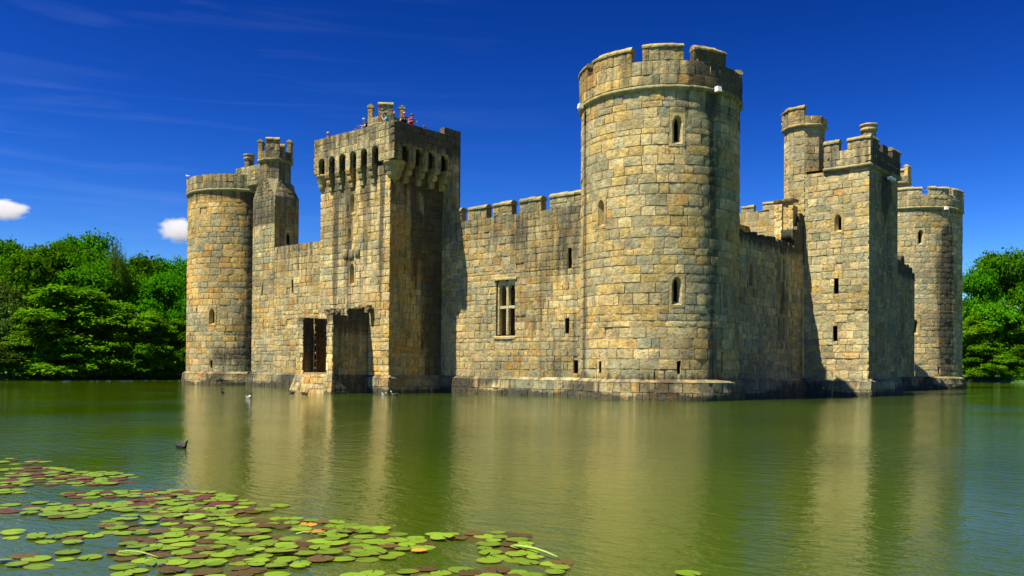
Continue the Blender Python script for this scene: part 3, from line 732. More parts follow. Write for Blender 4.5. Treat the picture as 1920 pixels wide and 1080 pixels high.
for s_ in sls: slit(FA, (s_[0] + s_[1]) / 2, s_[2], .3, s_[3] - s_[2], pes, 'arrow_slit', et)
plinth(FA, 0, LA, et, o=.3); plinth(FB, 0, LB_, et, o=.3)
o_ = .14; Ap, Bp, Cp, Dp = (4.3 - ex, EY0 - ey - o_), (B[0] + o_, B[1] - o_), (C[0] + o_, C[1] + o_), (4.3 - ex, C[1] + o_)
Q1, M1 = flat(Ap, Bp); Q2, M2 = flat(Bp, Cp); Q3, M3 = flat(Cp, Dp); Q4, M4 = flat(Dp, Ap)
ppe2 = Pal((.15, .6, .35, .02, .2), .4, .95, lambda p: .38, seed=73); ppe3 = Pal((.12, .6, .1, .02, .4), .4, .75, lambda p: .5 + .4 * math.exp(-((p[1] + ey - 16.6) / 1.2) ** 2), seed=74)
mb = MB()
for Q, M, pp in ((Q1, M1, ppe2), (Q2, M2, ppe3), (Q3, M3, ppe3), (Q4, M4, ppe3)): band(mb, Q, 0, M, [(-.1 + d, 14.66 + v) for d, v in STR], pp, colmix=(.34, .33, .22))
mb.build('string_course', STONE, et)
mb = MB()
for Q, M, pp in ((Q1, M1, ppe2), (Q2, M2, ppe3), (Q3, M3, ppe3), (Q4, M4, ppe3)): solid(mb, Q, 0, M, 14.95, 15.95, -.4, pp, rh=(.4, .52), bw=(.5, .9))
ep = mb.build('parapet', STONE, et)
merlon(Q1, 0, 1.02, 15.95, 16.72, -.42, ppe2, ep); merlon(Q1, 1.55, M1, 15.95, 16.75, -.42, ppe2, ep)
merlon(Q2, 0.42, 1.5, 15.95, 16.75, -.42, ppe3, ep); merlon(Q2, 2.2, 3.3, 15.95, 16.5, -.42, ppe3, ep, cp=False); merlon(Q2, 4.2, M2, 15.95, 16.72, -.42, ppe3, ep)
merlon(Q3, .8, 2.1, 15.95, 16.7, -.42, ppe3, ep)
chimney(et, 6.55 - ex, 15.3 - ey, 15.0, 17.85, .44, Pal((.2, .6, .3, .05, .1), .3, .9, lambda p: .3))
turret(et, (2.32 - ex, 14.95 - ey), 1.33, 9.0, 18.0, 18.75, 19.5, Pal((.4, .5, .35, .04, .1), .5, 1.0, lambda p: .18, seed=75), Pal((.4, .4, .2, .25, .1), .4, .95, lambda p: .35, seed=76), merl=(4, 5, 2))
t = thing('floodlight', 'white bar-shaped floodlight on the shaded side of the far square tower', 'floodlight', 'white floodlights on the tower string courses', (EX1 + .02, 16.6, 14.35))
mb = MB(); box_mesh(mb, .25, .5, -.5, .5, -.1, .08); mb.build('housing', WHITE, t, smooth=False)
mb = MB(); box_mesh(mb, -.02, .25, -.03, .03, -.05, .02); mb.build('bracket', IRON, t, smooth=False)

# ------------------------------------------------------------------ east curtain walls
CX = 2.9
ecg = 'east curtain walls of the castle'
cN = thing('curtain_wall', 'shaded stone curtain wall with a broken top, between the nearest round tower and the far square tower', 'wall', ecg, (CX, 8, 0))
def stain_ec(p): return .2 + .6 * min(1, max(0, (p[2] - 8.9) / .8)) + .4 * math.exp(-((p[1] - 2.2) / .8) ** 2) * math.exp(-((p[2] - 6.2) / 2.2) ** 2)
pec = Pal((.15, .5, .5, .04, .35), .5, .95, stain_ec, seed=81)
P3, L3 = flat((0, 3.1 - 8), (0, 13.46 - 8)); v_ = lambda Y: Y - 3.1
wins = [(v_(5.75), 6.7, .5, 1.4), (v_(9.75), 7.4, .42, 1.55), (v_(10.45), 7.4, .42, 1.55), (v_(9.75), 3.5, .42, 1.6), (v_(10.45), 3.5, .42, 1.6)]
def top_ec(u):
    Y = u + 3.1; return 9.75 + .12 * mn.noise(Vector((Y * 2.7, 0, 0))) + (1.3 if Y > 12.4 else .9 if Y > 11.9 else 0) + (.9 if Y > 12.9 else 0)
hw = [(w[0] - w[2] / 2 - .13, w[0] + w[2] / 2 + .13, w[1] - .13, w[1] + w[3] + .13) for w in wins]
mb = MB(); masonry(mb, P3, 0, L3, 1.1, 12.1, pec, hw, rh=(.36, .55), bw=(.38, .8), ce=(0, 0, 0, 0), topfn=top_ec)
P3i, _ = flat((-1.9, 13.46 - 8), (-1.9, 3.1 - 8)); masonry(mb, P3i, 0, L3, .8, 9.6, Pal((.3, .3, .1, .4, .1), .5, .7, lambda p: .4), rh=(.5, .7), bw=(.8, 1.4))
mb.add([(-.04, -4.9, 9.4), (-.04, 5.46, 9.4), (-1.9, 5.46, 9.4), (-1.9, -4.9, 9.4)], [(0, 1, 2, 3)], (.3, .26, .17, .4))
mb.build('wall', STONE, cN)
for w in wins: window(P3, *w, pec, 'window', cN, iw=.75, splay=.5, bd=.13)
plinth(P3, 0, L3, cN, o=.35)
# jagged stones along the broken top
mb = MB(); y = 0
while y < L3 - .25:
    w = U(.3, .6); z = top_ec(y + w / 2); h = U(.25, .5)
    if y < 8.8: stone(mb, lambda u, v, d: P3(u, v, d - .02), y, y + w, z - .45, z - .15 + h, Pal((.1, .4, .05, .05, .4), .2, .5, lambda p: .75), back=-.8, mortar=False, rough=.05, close=True)
    y += w + U(0, .04)
for (yy, z0, z1, d0) in ((8.9, 9.4, 10.9, -.9), (9.35, 9.4, 11.2, -.7), (9.9, 9.4, 12.0, -.9)):
    solid(mb, P3, yy, yy + .46, z0, z1, d0, pec, rh=(.35, .5), bw=(.4, .6), rag=.1)
mb.build('broken_coping', STONE, cN)

cF = thing('curtain_wall', 'shaded far curtain wall with a ruined top, between the far square tower and the farthest round tower', 'wall', ecg, (CX, 28, 0))
P4, L4 = flat((0, EY1 + .02 - 28), (0, 37.1 - 28))
def top_cf(u): return 10.3 + (.7 if u < 15.6 else 0) - (.5 if u > 17.2 else 0) + .2 * mn.noise(Vector((u * 2.3, 5, 0)))
mb = MB(); wf4 = [(33.9 - EY1, 4.2, .8, 4.0)]
pcf = Pal((.15, .5, .3, .04, .4), .4, .85, lambda p: .25 + .6 * min(1, max(0, (p[2] - 9.3) / .8)), seed=85)
masonry(mb, P4, 0, L4, 1.1, 11.4, pcf, [hole(*w) for w in wf4], topfn=top_cf, rh=(.36, .55), bw=(.5, .9), ce=(0, 1, 0, 0))
q, l = flat((0, 37.1 - 28), (-2.5, 37.1 - 28)); masonry(mb, q, 0, l, 1.1, 9.9, pcf)
q, l = flat((-1.9, 37.1 - 28), (-1.9, EY1 - 28)); masonry(mb, q, 0, l, .8, 9.9, pcf, rh=(.5, .7), bw=(.8, 1.4))
mb.add([(-.04, EY1 - 28, 9.7), (-.04, 9.1, 9.7), (-1.9, 9.1, 9.7), (-1.9, EY1 - 28, 9.7)], [(0, 1, 2, 3)], (.3, .26, .17, .4))
mb.build('wall', STONE, cF)
for w in wf4: window(P4, *w, pcf, 'window', cF, iw=.7, splay=.5)
plinth(P4, 0, L4, cF, o=.3); q, l = flat((0, 37.1 - 28), (-2.5, 37.1 - 28)); plinth(q, 0, l, cF, o=.3)
mb = MB(); y = 14.4
while y < L4 - .2:
    w = U(.4, .7); z = top_cf(y + w / 2)
    stone(mb, lambda u, v, d: P4(u, v, d - .03), y, y + w, z - .4, z + U(.15, .45), Pal((.1, .4, .05, .05, .4), .2, .5, lambda p: .75), back=-.8, mortar=False, rough=.05, close=True); y += w
mb.build('broken_coping', STONE, cF)

# NE stair block and turret (part of the farthest tower)
q0 = (-3.9, -2.9 - .3); pnb = Pal((.3, .5, .4, .02, .15), .4, 1.0, lambda p: .15, seed=15)
mb = MB()
nx0, nx1, ny0, ny1 = -2.6, .72, 41.9 - NE[1], 44.0 - NE[1]
for A_, B_2 in (((nx0, ny0), (nx1, ny0)), ((nx1, ny0), (nx1, ny1)), ((nx1, ny1), (nx0, ny1)), ((nx0, ny1), (nx0, ny0))):
    q, l = flat(A_, B_2); masonry(mb, q, 0, l, 8, 16.6, pnb)
disc(mb, [(nx0, ny0), (nx1, ny0), (nx1, ny1), (nx0, ny1)], 16.55); mb.build('stair_block', STONE, ne)
turret(ne, (-.62, -2.4), 1.25, 16.5, 19.0, 19.9, 20.9, pnb, pnb, merl=(7, 1, 3, 5))

# inner ruins seen over and through the walls
rp = thing('ruined_pier', 'tall sunlit broken stone pier standing just behind the broken curtain wall', 'ruin', None, (2.2, 12.4, 0))
ppr = Pal((.3, .15, .8, .15, 0), .4, 1.1, lambda p: .1, seed=91)
mb = MB()
for (x0, x1, y0, y1, z1) in ((-.85, -.35, 0, .8, 12.75), (-.35, .12, .15, .8, 12.9), (.12, .42, 0, .8, 12.6)):
    cs = ((x0, y0), (x1, y0), (x1, y1), (x0, y1))
    for i in range(4):
        q, l = flat(cs[i], cs[(i + 1) % 4]); masonry(mb, q, 0, l, .8, z1, ppr, rh=(.4, .6), bw=(.4, .6))
    disc(mb, cs, z1 - .03)
mb.build('shaft', STONE, rp)
mb = MB(); q, l = flat((-.95, -.05), (.5, -.05)); solid(mb, q, 0, l, 12.85, 13.05, -.85, Pal((.2, .5, .1, .1, 0), 0, .7, lambda p: .5), rh=(.2, .21)); mb.build('capital', STONE, rp)

gh = thing('gatehouse', 'part of the far gatehouse with small merlons, seen over the broken curtain wall', 'building', None, (-18, 43, 0))
pg = Pal((.4, .3, .45, .12, .05), .5, 1.0, lambda p: .2, seed=95)
mb = MB(); cs = ((-9, -2), (9, -2), (9, 5), (-9, 5))
for i in range(4):
    q, l = flat(cs[i], cs[(i + 1) % 4]); masonry(mb, q, 0, l, .8, 17.85, pg, rh=(.5, .75), bw=(.7, 1.3))
disc(mb, cs, 17.8); mb.build('wall', STONE, gh)
q, l = flat(cs[0], cs[1])
for x0, x1, z1 in ((11.6, 13.0, 18.55), (13.95, 15.4, 18.7), (16.1, 17.6, 18.7), (7.5, 9, 18.6), (4, 5.4, 18.6), (0, 1.4, 18.6)):
    merlon(q, x0, x1, 17.85, z1, -.5, pg, gh)
mb = MB(); pgd = Pal((.2, .1, .1, .5, .1), .4, .6, lambda p: .4, seed=96)
cs = ((3.0, -9), (3.6, -9), (3.6, -2.1), (3.0, -2.1))
for i in (0, 1, 3):
    q, l = flat(cs[i], cs[(i + 1) % 4]); masonry(mb, q, 0, l, .8, 16.3, pgd, rh=(.5, .75), bw=(.7, 1.3))
disc(mb, cs, 16.25); mb.build('cross_wall', STONE, gh)
iw_ = thing('inner_wall', 'brown ruined inner wall seen through the cross-shaped window', 'ruin', None, (-12, 6, 0))
mb = MB(); cs = ((-6, 0), (6, 0), (6, .9), (-6, .9)); 
for i in range(4):
    q, l = flat(cs[i], cs[(i + 1) % 4]); masonry(mb, q, 0, l, .8, 8.2, pgd, rh=(.5, .7), bw=(.6, 1.2))
mb.build('wall', STONE, iw_)
# ------------------------------------------------------------------ ground, water
CAM = Vector((27.321, -44.3107, 1.7433)); FW_ = Vector((-.65548131, .75511508, .01206136)); RT_ = Vector((.75520836, .65544035, .00763386)); UP_ = Vector((.00214106, -.01411269, .99989812))
def sm(x): x = min(1, max(0, x)); return x * x * (3 - 2 * x)
def moat_sd(x, y):
    """>0 outside the water, in metres"""
    cx_, cy_, hx, hy = (-67 + 60) / 2, (-62 + 96) / 2, (60 + 67) / 2, (96 + 62) / 2
    qx, qy = abs(x - cx_) - hx + 8, abs(y - cy_) - hy + 8
    d = hypot(max(qx, 0), max(qy, 0)) + min(max(qx, qy), 0) - 8
    dep = (x - CAM.x) * FW_.x + (y - CAM.y) * FW_.y
    return max(d, 5.0 - dep + .5 * mn.noise(Vector((x * .3, y * .3, 0)))) + .7 * mn.noise(Vector((x * .12, y * .12, 3)))
def ground_z(x, y):
    s = moat_sd(x, y)
    h = -1.8 + 2.15 * sm((s + 2.5) / 3.2)
    if s > 0:
        h += .02 * min(s, 10) + 4.5 * sm((s - 8) / 70) * (1 if x < 20 else .3) + .1 * mn.noise(Vector((x * .2, y * .2, 8)))
        h += 1.5 * mn.noise(Vector((x * .012, y * .012, 4))) * sm((s - 20) / 60)
    return h
def grass_mat():
    m, nt, bs, out = nmat('meadow_grass'); L = nt.links.new
    n = N(nt, 'ShaderNodeTexNoise'); n.inputs['Scale'].default_value = .35; n.inputs['Detail'].default_value = 8
    n2 = N(nt, 'ShaderNodeTexNoise'); n2.inputs['Scale'].default_value = 9; n2.inputs['Detail'].default_value = 6
    tc = nt.nodes.new('ShaderNodeTexCoord'); L(tc.outputs['Object'], n.inputs['Vector']); L(tc.outputs['Object'], n2.inputs['Vector'])
    r = ramp(nt, .35, .65, (.03, .085, .01, 1), (.085, .19, .02, 1)); L(n.outputs['Fac'], r.inputs[0])
    r2 = ramp(nt, .3, .7, (.6, .6, .6, 1), (1.3, 1.3, 1.3, 1)); L(n2.outputs['Fac'], r2.inputs[0])
    L(mix(nt, r.outputs[0], r2.outputs[0], 1.0, 'MULTIPLY'), bs.inputs['Base Color']); bs.inputs['Roughness'].default_value = .95
    b = nt.nodes.new('ShaderNodeBump'); b.inputs['Distance'].default_value = .08; L(n2.outputs['Fac'], b.inputs['Height']); L(b.outputs[0], bs.inputs['Normal'])
    return m
GRASS = grass_mat()
def grid_axis(c, near, step, far):
    a = [c + i * step for i in range(int(-near / step), int(near / step) + 1)]; s = step; lo, hi = a[0], a[-1]
    while hi < far: s *= 1.25; hi += s; lo -= s; a = [lo] + a + [hi]
    return a
xs = grid_axis(-10, 90, 1.5, 2500); ys = grid_axis(20, 100, 1.5, 2500)
vs = [(x, y, ground_z(x, y)) for y in ys for x in xs]; nx = len(xs)
fs = [(j * nx + i, j * nx + i + 1, (j + 1) * nx + i + 1, (j + 1) * nx + i) for j in range(len(ys) - 1) for i in range(nx - 1)]
me = bpy.data.meshes.new('ground'); me.from_pydata(vs, [], fs); me.materials.append(GRASS); me.polygons.foreach_set('use_smooth', [True] * len(fs))
g = link(bpy.data.objects.new('ground', me)); g['kind'] = 'structure'
me = bpy.data.meshes.new('courtyard'); me.from_pydata([(-42, -2, .85), (1, -2, .85), (1, 44, .85), (-42, 44, .85)], [], [(0, 1, 2, 3)]); me.materials.append(GRASS)
g = link(bpy.data.objects.new('courtyard', me)); g['kind'] = 'structure'

def water_mat():
    m, nt, bs, out = nmat('murky_water'); L = nt.links.new
    tc = nt.nodes.new('ShaderNodeTexCoord')
    mp = nt.nodes.new('ShaderNodeMapping'); mp.inputs['Rotation'].default_value = (0, 0, radians(-35)); mp.inputs['Scale'].default_value = (.55, 1.25, 1); L(tc.outputs['Object'], mp.inputs[0])
    hs = None
    for sc, w, det, off in ((7.5, 1.0, 3, 0), (2.3, 1.5, 2, 7), (24, .25, 2, 3)):
        n = N(nt, 'ShaderNodeTexNoise'); n.inputs['Scale'].default_value = sc; n.inputs['Detail'].default_value = det; n.inputs['Distortion'].default_value = .6
        L(mp.outputs[0], n.inputs['Vector'])
        mm = nt.nodes.new('ShaderNodeMath'); mm.operation = 'MULTIPLY_ADD'; L(n.outputs['Fac'], mm.inputs[0]); mm.inputs[1].default_value = w
        if hs: L(hs, mm.inputs[2])
        else: mm.inputs[2].default_value = 0
        hs = mm.outputs[0]
    # calm and ruffled patches
    nb = N(nt, 'ShaderNodeTexNoise'); nb.inputs['Scale'].default_value = .10; nb.inputs['Detail'].default_value = 3; L(tc.outputs['Object'], nb.inputs['Vector'])
    rb = ramp(nt, .38, .62, (.35, .35, .35, 1), (1, 1, 1, 1)); L(nb.outputs['Fac'], rb.inputs[0])
    b = nt.nodes.new('ShaderNodeBump'); b.inputs['Distance'].default_value = .016; L(rb.outputs[0], b.inputs['Strength']); L(hs, b.inputs['Height']); L(b.outputs[0], bs.inputs['Normal'])
    nc = N(nt, 'ShaderNodeTexNoise'); nc.inputs['Scale'].default_value = .06; nc.inputs['Detail'].default_value = 4; L(tc.outputs['Object'], nc.inputs['Vector'])
    rc = ramp(nt, .35, .65, (.030, .058, .0008, 1), (.050, .084, .001, 1)); L(nc.outputs['Fac'], rc.inputs[0]); L(rc.outputs[0], bs.inputs['Base Color'])
    bs.inputs['Roughness'].default_value = .05; bs.inputs['IOR'].default_value = 1.42; bs.inputs['Specular Tint'].default_value = (.97, 1, .46, 1)
    return m
me = bpy.data.meshes.new('water'); me.from_pydata([(-85, -80, 0), (80, -80, 0), (80, 112, 0), (-85, 112, 0)], [], [(0, 1, 2, 3)]); me.materials.append(water_mat())
g = link(bpy.data.objects.new('water', me)); g['kind'] = 'structure'

# ------------------------------------------------------------------ lily pads
def pad_mat(name, ca, cb):
    m, nt, bs, out = nmat(name); L = nt.links.new
    at = nt.nodes.new('ShaderNodeAttribute'); at.attribute_name = 'Col'; oi = nt.nodes.new('ShaderNodeObjectInfo')
    tc = nt.nodes.new('ShaderNodeTexCoord'); n = N(nt, 'ShaderNodeTexNoise'); n.noise_dimensions = '4D'; n.inputs['Scale'].default_value = 9; n.inputs['Detail'].default_value = 5
    L(tc.outputs['Object'], n.inputs['Vector']); mm = nt.nodes.new('ShaderNodeMath'); mm.operation = 'MULTIPLY'; L(oi.outputs['Random'], mm.inputs[0]); mm.inputs[1].default_value = 40; L(mm.outputs[0], n.inputs['W'])
    r = ramp(nt, .3, .7, ca + (1,), cb + (1,)); L(n.outputs['Fac'], r.inputs[0])
    rim = ramp(nt, .1, 1.0)
    se_ = nt.nodes.new('ShaderNodeSeparateColor'); L(at.outputs['Color'], se_.inputs[0]); L(se_.outputs[0], rim.inputs[0]); rc_ = mix(nt, r.outputs[0], (.10, .035, .02, 1), se_.outputs[1])
    c = mix(nt, rc_, (.14, .05, .018, 1), rim.outputs[0])
    hv = nt.nodes.new('ShaderNodeHueSaturation'); L(c, hv.inputs['Color']); mr = nt.nodes.new('ShaderNodeMapRange'); L(oi.outputs['Random'], mr.inputs[0]); mr.inputs[3].default_value = .7; mr.inputs[4].default_value = 1.3; L(mr.outputs[0], hv.inputs['Value'])
    L(hv.outputs[0], bs.inputs['Base Color']); bs.inputs['Roughness'].default_value = .5; bs.inputs['Specular IOR Level'].default_value = .25
    return m
PG = pad_mat('green_lily_leaf', (.09, .18, .005), (.17, .28, .01)); PR = pad_mat('reddish_lily_leaf', (.055, .016, .010), (.10, .10, .012)); PO = pad_mat('yellowed_lily_leaf', (.5, .12, .02), (.45, .30, .02))
def pad_geo(seed, r=1.0):
    rs = random.Random(seed); n = 26; cut = .16 + rs.random() * .2; vs = [(0, 0, .012)]; cs = [(0, 0, 0)]
    curl = rs.random() * .05; ph = rs.random() * 6
    for k, rr in enumerate((.45, .8, .96, 1.0)):
        for i in range(n + 1):
            a = cut / 2 + (2 * pi - cut) * i / n; w = r * rr * (1 + .035 * sin(3 * a + ph) + .02 * rs.uniform(-1, 1))
            x, y = w * cos(a), w * .93 * sin(a); z = (.008 + .05 * curl * 10 * max(0, sin(a + ph)) ** 3 * (rr ** 4) + .006 * sin(5 * a + ph) * rr)
            vs.append((x, y, z + (.0 if k < 3 else -.03))); cs.append(((0, .02, .45, 1)[k], 0, 0))
    fs = [(0, 1 + i, 2 + i) for i in range(n)]
    for k in range(3): fs += [(1 + k * (n + 1) + i, 1 + (k + 1) * (n + 1) + i, 2 + (k + 1) * (n + 1) + i, 2 + k * (n + 1) + i) for i in range(n)]
    return vs, fs, cs
def pad_mesh(seed, mat):
    vs, fs, cs = pad_geo(seed); me = bpy.data.meshes.new('lily_pad'); me.from_pydata(vs, [], fs); a = me.color_attributes.new('Col', 'FLOAT_COLOR', 'POINT')
    a.data.foreach_set('color', np.array([c + (1,) for c in cs], dtype=np.float32).ravel()); me.polygons.foreach_set('use_smooth', [True] * len(fs)); me.materials.append(mat); return me
meshes = {'g': [pad_mesh(i, PG) for i in range(7)], 'r': [pad_mesh(20 + i, PR) for i in range(5)], 'o': [pad_mesh(40, PO)]}
POLY = {'A': [(9.77, -38.17), (10.35, -37.85), (11.03, -37.8), (11.32, -38.21), (10.86, -38.55)],
 'B': [(11.44, -38.75), (11.66, -38.09), (12.52, -38.1), (13.28, -37.55), (13.9, -37.62), (14.64, -38.05), (14.42, -38.75), (14.06, -39.25), (14.68, -39.66), (14.41, -39.79)],
 'C': [(14.68, -39.39), (15.2, -38.73), (15.73, -37.93), (16.6, -37.8), (17.55, -37.42), (18.12, -38.01), (18.21, -38.71), (17.51, -38.98), (16.83, -39.41), (17.03, -39.93), (16.68, -40.16), (16.06, -39.71), (15.66, -39.8)],
 'D': [(15.38, -40.12), (15.65, -39.98), (16.22, -39.71), (16.62, -40.02), (16.05, -40.36)],
 'E': [(17.33, -39.65), (17.51, -38.98), (18.28, -38.75), (18.67, -38.38), (19.27, -38.1), (19.92, -38.03), (20.5, -38.02), (21.0, -37.43), (21.34, -37.19), (21.68, -37.55), (22.04, -37.9), (22.68, -38.25), (22.97, -38.56), (20.27, -41.06), (19.67, -40.71), (18.64, -40.41), (18.68, -40.0), (17.94, -40.1)],
 'F': [(17.47, -40.75), (18.05, -40.2), (18.37, -40.29), (18.5, -40.6), (17.88, -40.9)],
 'G': [(18.64, -41.26), (18.85, -40.75), (19.23, -40.68), (19.41, -41.28), (19.09, -41.42)]}
def inside(p, poly):
    c = False; n = len(poly)
    for i in range(n):
        (x0, y0), (x1, y1) = poly[i], poly[i - 1]
        if (y0 > p[1]) != (y1 > p[1]) and p[0] < (x1 - x0) * (p[1] - y0) / (y1 - y0) + x0: c = not c
    return c
rs = random.Random(5); pads = []
for key, num, sep in (('A', 9, .18), ('B', 90, .145), ('C', 210, .135), ('D', 10, .2), ('E', 330, .148), ('F', 10, .19), ('G', 8, .19)):
    poly = POLY[key]; xa, xb = min(p[0] for p in poly), max(p[0] for p in poly); ya, yb = min(p[1] for p in poly), max(p[1] for p in poly); k = 0; t = 0
    while k < num and t < 6000:
        t += 1; p = (rs.uniform(xa, xb), rs.uniform(ya, yb))
        if not inside(p, poly): continue
        if mn.noise(Vector((p[0] * 1.1, p[1] * 1.1, 2))) < -.22 and key in 'CE': continue
        if any(hypot(p[0] - q_[0], p[1] - q_[1]) < sep * (.8 + .2 * q_[2] / .1) for q_ in pads): continue
        pads.append((p[0], p[1], rs.uniform(.08, .135), key)); k += 1
for p in ((22.44, -37.99), (23.52, -37.65)): pads.append((p[0], p[1], .12, 'Z'))
pads.sort(key=lambda p: hypot(p[0] - CAM.x, p[1] - CAM.y))
names = {'A': 'far scattered patch', 'B': 'far left patch', 'C': 'middle patch', 'D': 'middle patch', 'E': 'near patch', 'F': 'near patch', 'G': 'near patch'}
rest = MB()
for i, (x, y, r, key) in enumerate(pads):
    kind = 'r' if rs.random() < .26 else 'g'
    if rs.random() < .02: kind = 'o'
    if key == 'Z': kind = 'r' if x < 23 else 'g'
    ang = rs.uniform(0, 6.28); z = .004 + (i % 4) * .006; tx, ty = rs.gauss(0, .012), rs.gauss(0, .012)
    if rs.random() < .06: tx += rs.uniform(-.15, .15)
    if i < 298:
        o = link(bpy.data.objects.new('lily_pad', rs.choice(meshes[kind]))); o.location = (x, y, z + abs(tx) * r); o.scale = (r, r, r * .8); o.rotation_euler = (tx, ty, ang)
        cn = {'g': 'green', 'r': 'dark red-brown', 'o': 'yellow-orange withered'}[kind]
        if key == 'Z': tag(o, 'dark red-brown lily pad floating alone at the right end of the pads' if kind == 'r' else 'green lily pad drifting alone at the bottom edge, right of all others', 'lily pad', 'lily pads on the moat')
        else: tag(o, f'{cn} round lily pad floating in the {names[key]} of pads', 'lily pad', f'{cn} lily pads in the {names[key]}')
    else:
        vs, fs, cs = pad_geo(rs.randrange(60)); ca, sa = cos(ang) * r, sin(ang) * r
        rest.add([(x + a * ca - b * sa, y + a * sa + b * ca, z + c_ * r * .8) for a, b, c_ in vs], fs, [(c_[0], 0. if kind == 'g' else 1., 0) for c_ in cs])
if rest.v:
    o = rest.build('distant_lily_pads', PG); tag(o, 'farthest lily pads massed at the back left of the patch', 'lily pads', None, 'stuff')
STEM = simple('pale_green_stem', (.28, .42, .08), .5)
def tube(mb, pts, r, col=(.3, .4, .1, 0), n=6, taper=1.0):
    K = len(pts); vs = []
    for k, p in enumerate(pts):
        a = Vector(pts[max(0, k - 1)]); b = Vector(pts[min(K - 1, k + 1)]); d = (b - a).normalized(); s = d.cross(Vector((0, 0, 1)));
        if s.length < .1: s = d.cross(Vector((1, 0, 0)))
        s.normalize(); t = s.cross(d); rr = (r[k] if isinstance(r, (list, tuple)) else r * (1 - (1 - taper) * k / (K - 1)))
        for i in range(n): v = Vector(p) + s * rr * cos(2 * pi * i / n) + t * rr * sin(2 * pi * i / n); vs.append(tuple(v))
    fs = [(k * n + i, k * n + (i + 1) % n, (k + 1) * n + (i + 1) % n, (k + 1) * n + i) for k in range(K - 1) for i in range(n)] + [tuple(range(n - 1, -1, -1)), tuple((K - 1) * n + i for i in range(n))]
    mb.add(vs, fs, col)
for (x, y, dx, dy, l, lab) in ((21.75, -37.84, .62, -.12, .014, 'long pale green stem sticking out at the right end of the pads'), (17.9, -39.2, .18, .22, .009, 'thin pale stem lying in the middle of the near pads'), (19.75, -38.9, .2, .2, .009, 'short green stem slanting between the near pads'), (19.3, -40.5, .5, .12, .008, 'curved yellowish stem arching over pads at the bottom left')):
    mb = MB(); tube(mb, [(x + dx * t, y + dy * t, .035 + .025 * sin(pi * t)) for t in (0, .25, .5, .75, 1)], l, taper=.6); o = mb.build('floating_reed', STEM, off=(x, y, 0)); o.location = (x, y, 0); tag(o, lab, 'reed', 'loose stems among the pads')

# ------------------------------------------------------------------ trees
def leaf_mat(name, ca, cb, tr=.35):
    m = bpy.data.materials.new(name); m.use_nodes = True; nt = m.node_tree; L = nt.links.new
    for n in list(nt.nodes): nt.nodes.remove(n)
    out = nt.nodes.new('ShaderNodeOutputMaterial'); at = nt.nodes.new('ShaderNodeAttribute'); at.attribute_name = 'Col'; oi = nt.nodes.new('ShaderNodeObjectInfo')
    c = mix(nt, ca + (1,), cb + (1,), at.outputs['Fac'])
    hv = nt.nodes.new('ShaderNodeHueSaturation'); L(c, hv.inputs['Color'])
    mr = nt.nodes.new('ShaderNodeMapRange'); L(oi.outputs['Random'], mr.inputs[0]); mr.inputs[3].default_value = .8; mr.inputs[4].default_value = 1.2; L(mr.outputs[0], hv.inputs['Value'])
    mr2 = nt.nodes.new('ShaderNodeMapRange'); L(oi.outputs['Random'], mr2.inputs[0]); mr2.inputs[3].default_value = .485; mr2.inputs[4].default_value = .515; L(mr2.outputs[0], hv.inputs['Hue'])
    d = nt.nodes.new('ShaderNodeBsdfDiffuse'); t = nt.nodes.new('ShaderNodeBsdfTranslucent'); g = nt.nodes.new('ShaderNodeBsdfGlossy'); g.inputs['Roughness'].default_value = .45
    L(hv.outputs[0], d.inputs['Color']); L(hv.outputs[0], t.inputs['Color'])
    ms = nt.nodes.new('ShaderNodeMixShader'); ms.inputs[0].default_value = tr; L(d.outputs[0], ms.inputs[1]); L(t.outputs[0], ms.inputs[2])
    m2 = nt.nodes.new('ShaderNodeMixShader'); m2.inputs[0].default_value = .0; L(ms.outputs[0], m2.inputs[1]); L(g.outputs[0], m2.inputs[2]); L(m2.outputs[0], out.inputs[0])
    return m
LEAF = {'o': leaf_mat('oak_leaves', (.032, .125, .002), (.075, .23, .004)), 'l': leaf_mat('pale_leaves', (.07, .21, .003), (.145, .32, .006)), 'm': leaf_mat('mid_green_leaves', (.045, .19, .003), (.10, .30, .006)), 'd': leaf_mat('dull_leaves', (.045, .09, .008), (.085, .14, .018)), 'b': leaf_mat('birch_leaves', (.065, .15, .01), (.11, .22, .018))}
def bark(name, c0, c1):
    m, nt, bs, out = nmat(name); n = N(nt, 'ShaderNodeTexNoise'); n.inputs['Scale'].default_value = 6; n.inputs['Detail'].default_value = 6; r = ramp(nt, .35, .65, c0 + (1,), c1 + (1,))
    nt.links.new(n.outputs['Fac'], r.inputs[0]); nt.links.new(r.outputs[0], bs.inputs['Base Color']); bs.inputs['Roughness'].default_value = .9; return m
BARK = bark('brown_bark', (.05, .035, .025), (.13, .10, .07)); BIRCH = bark('birch_bark', (.12, .11, .1), (.6, .58, .53))
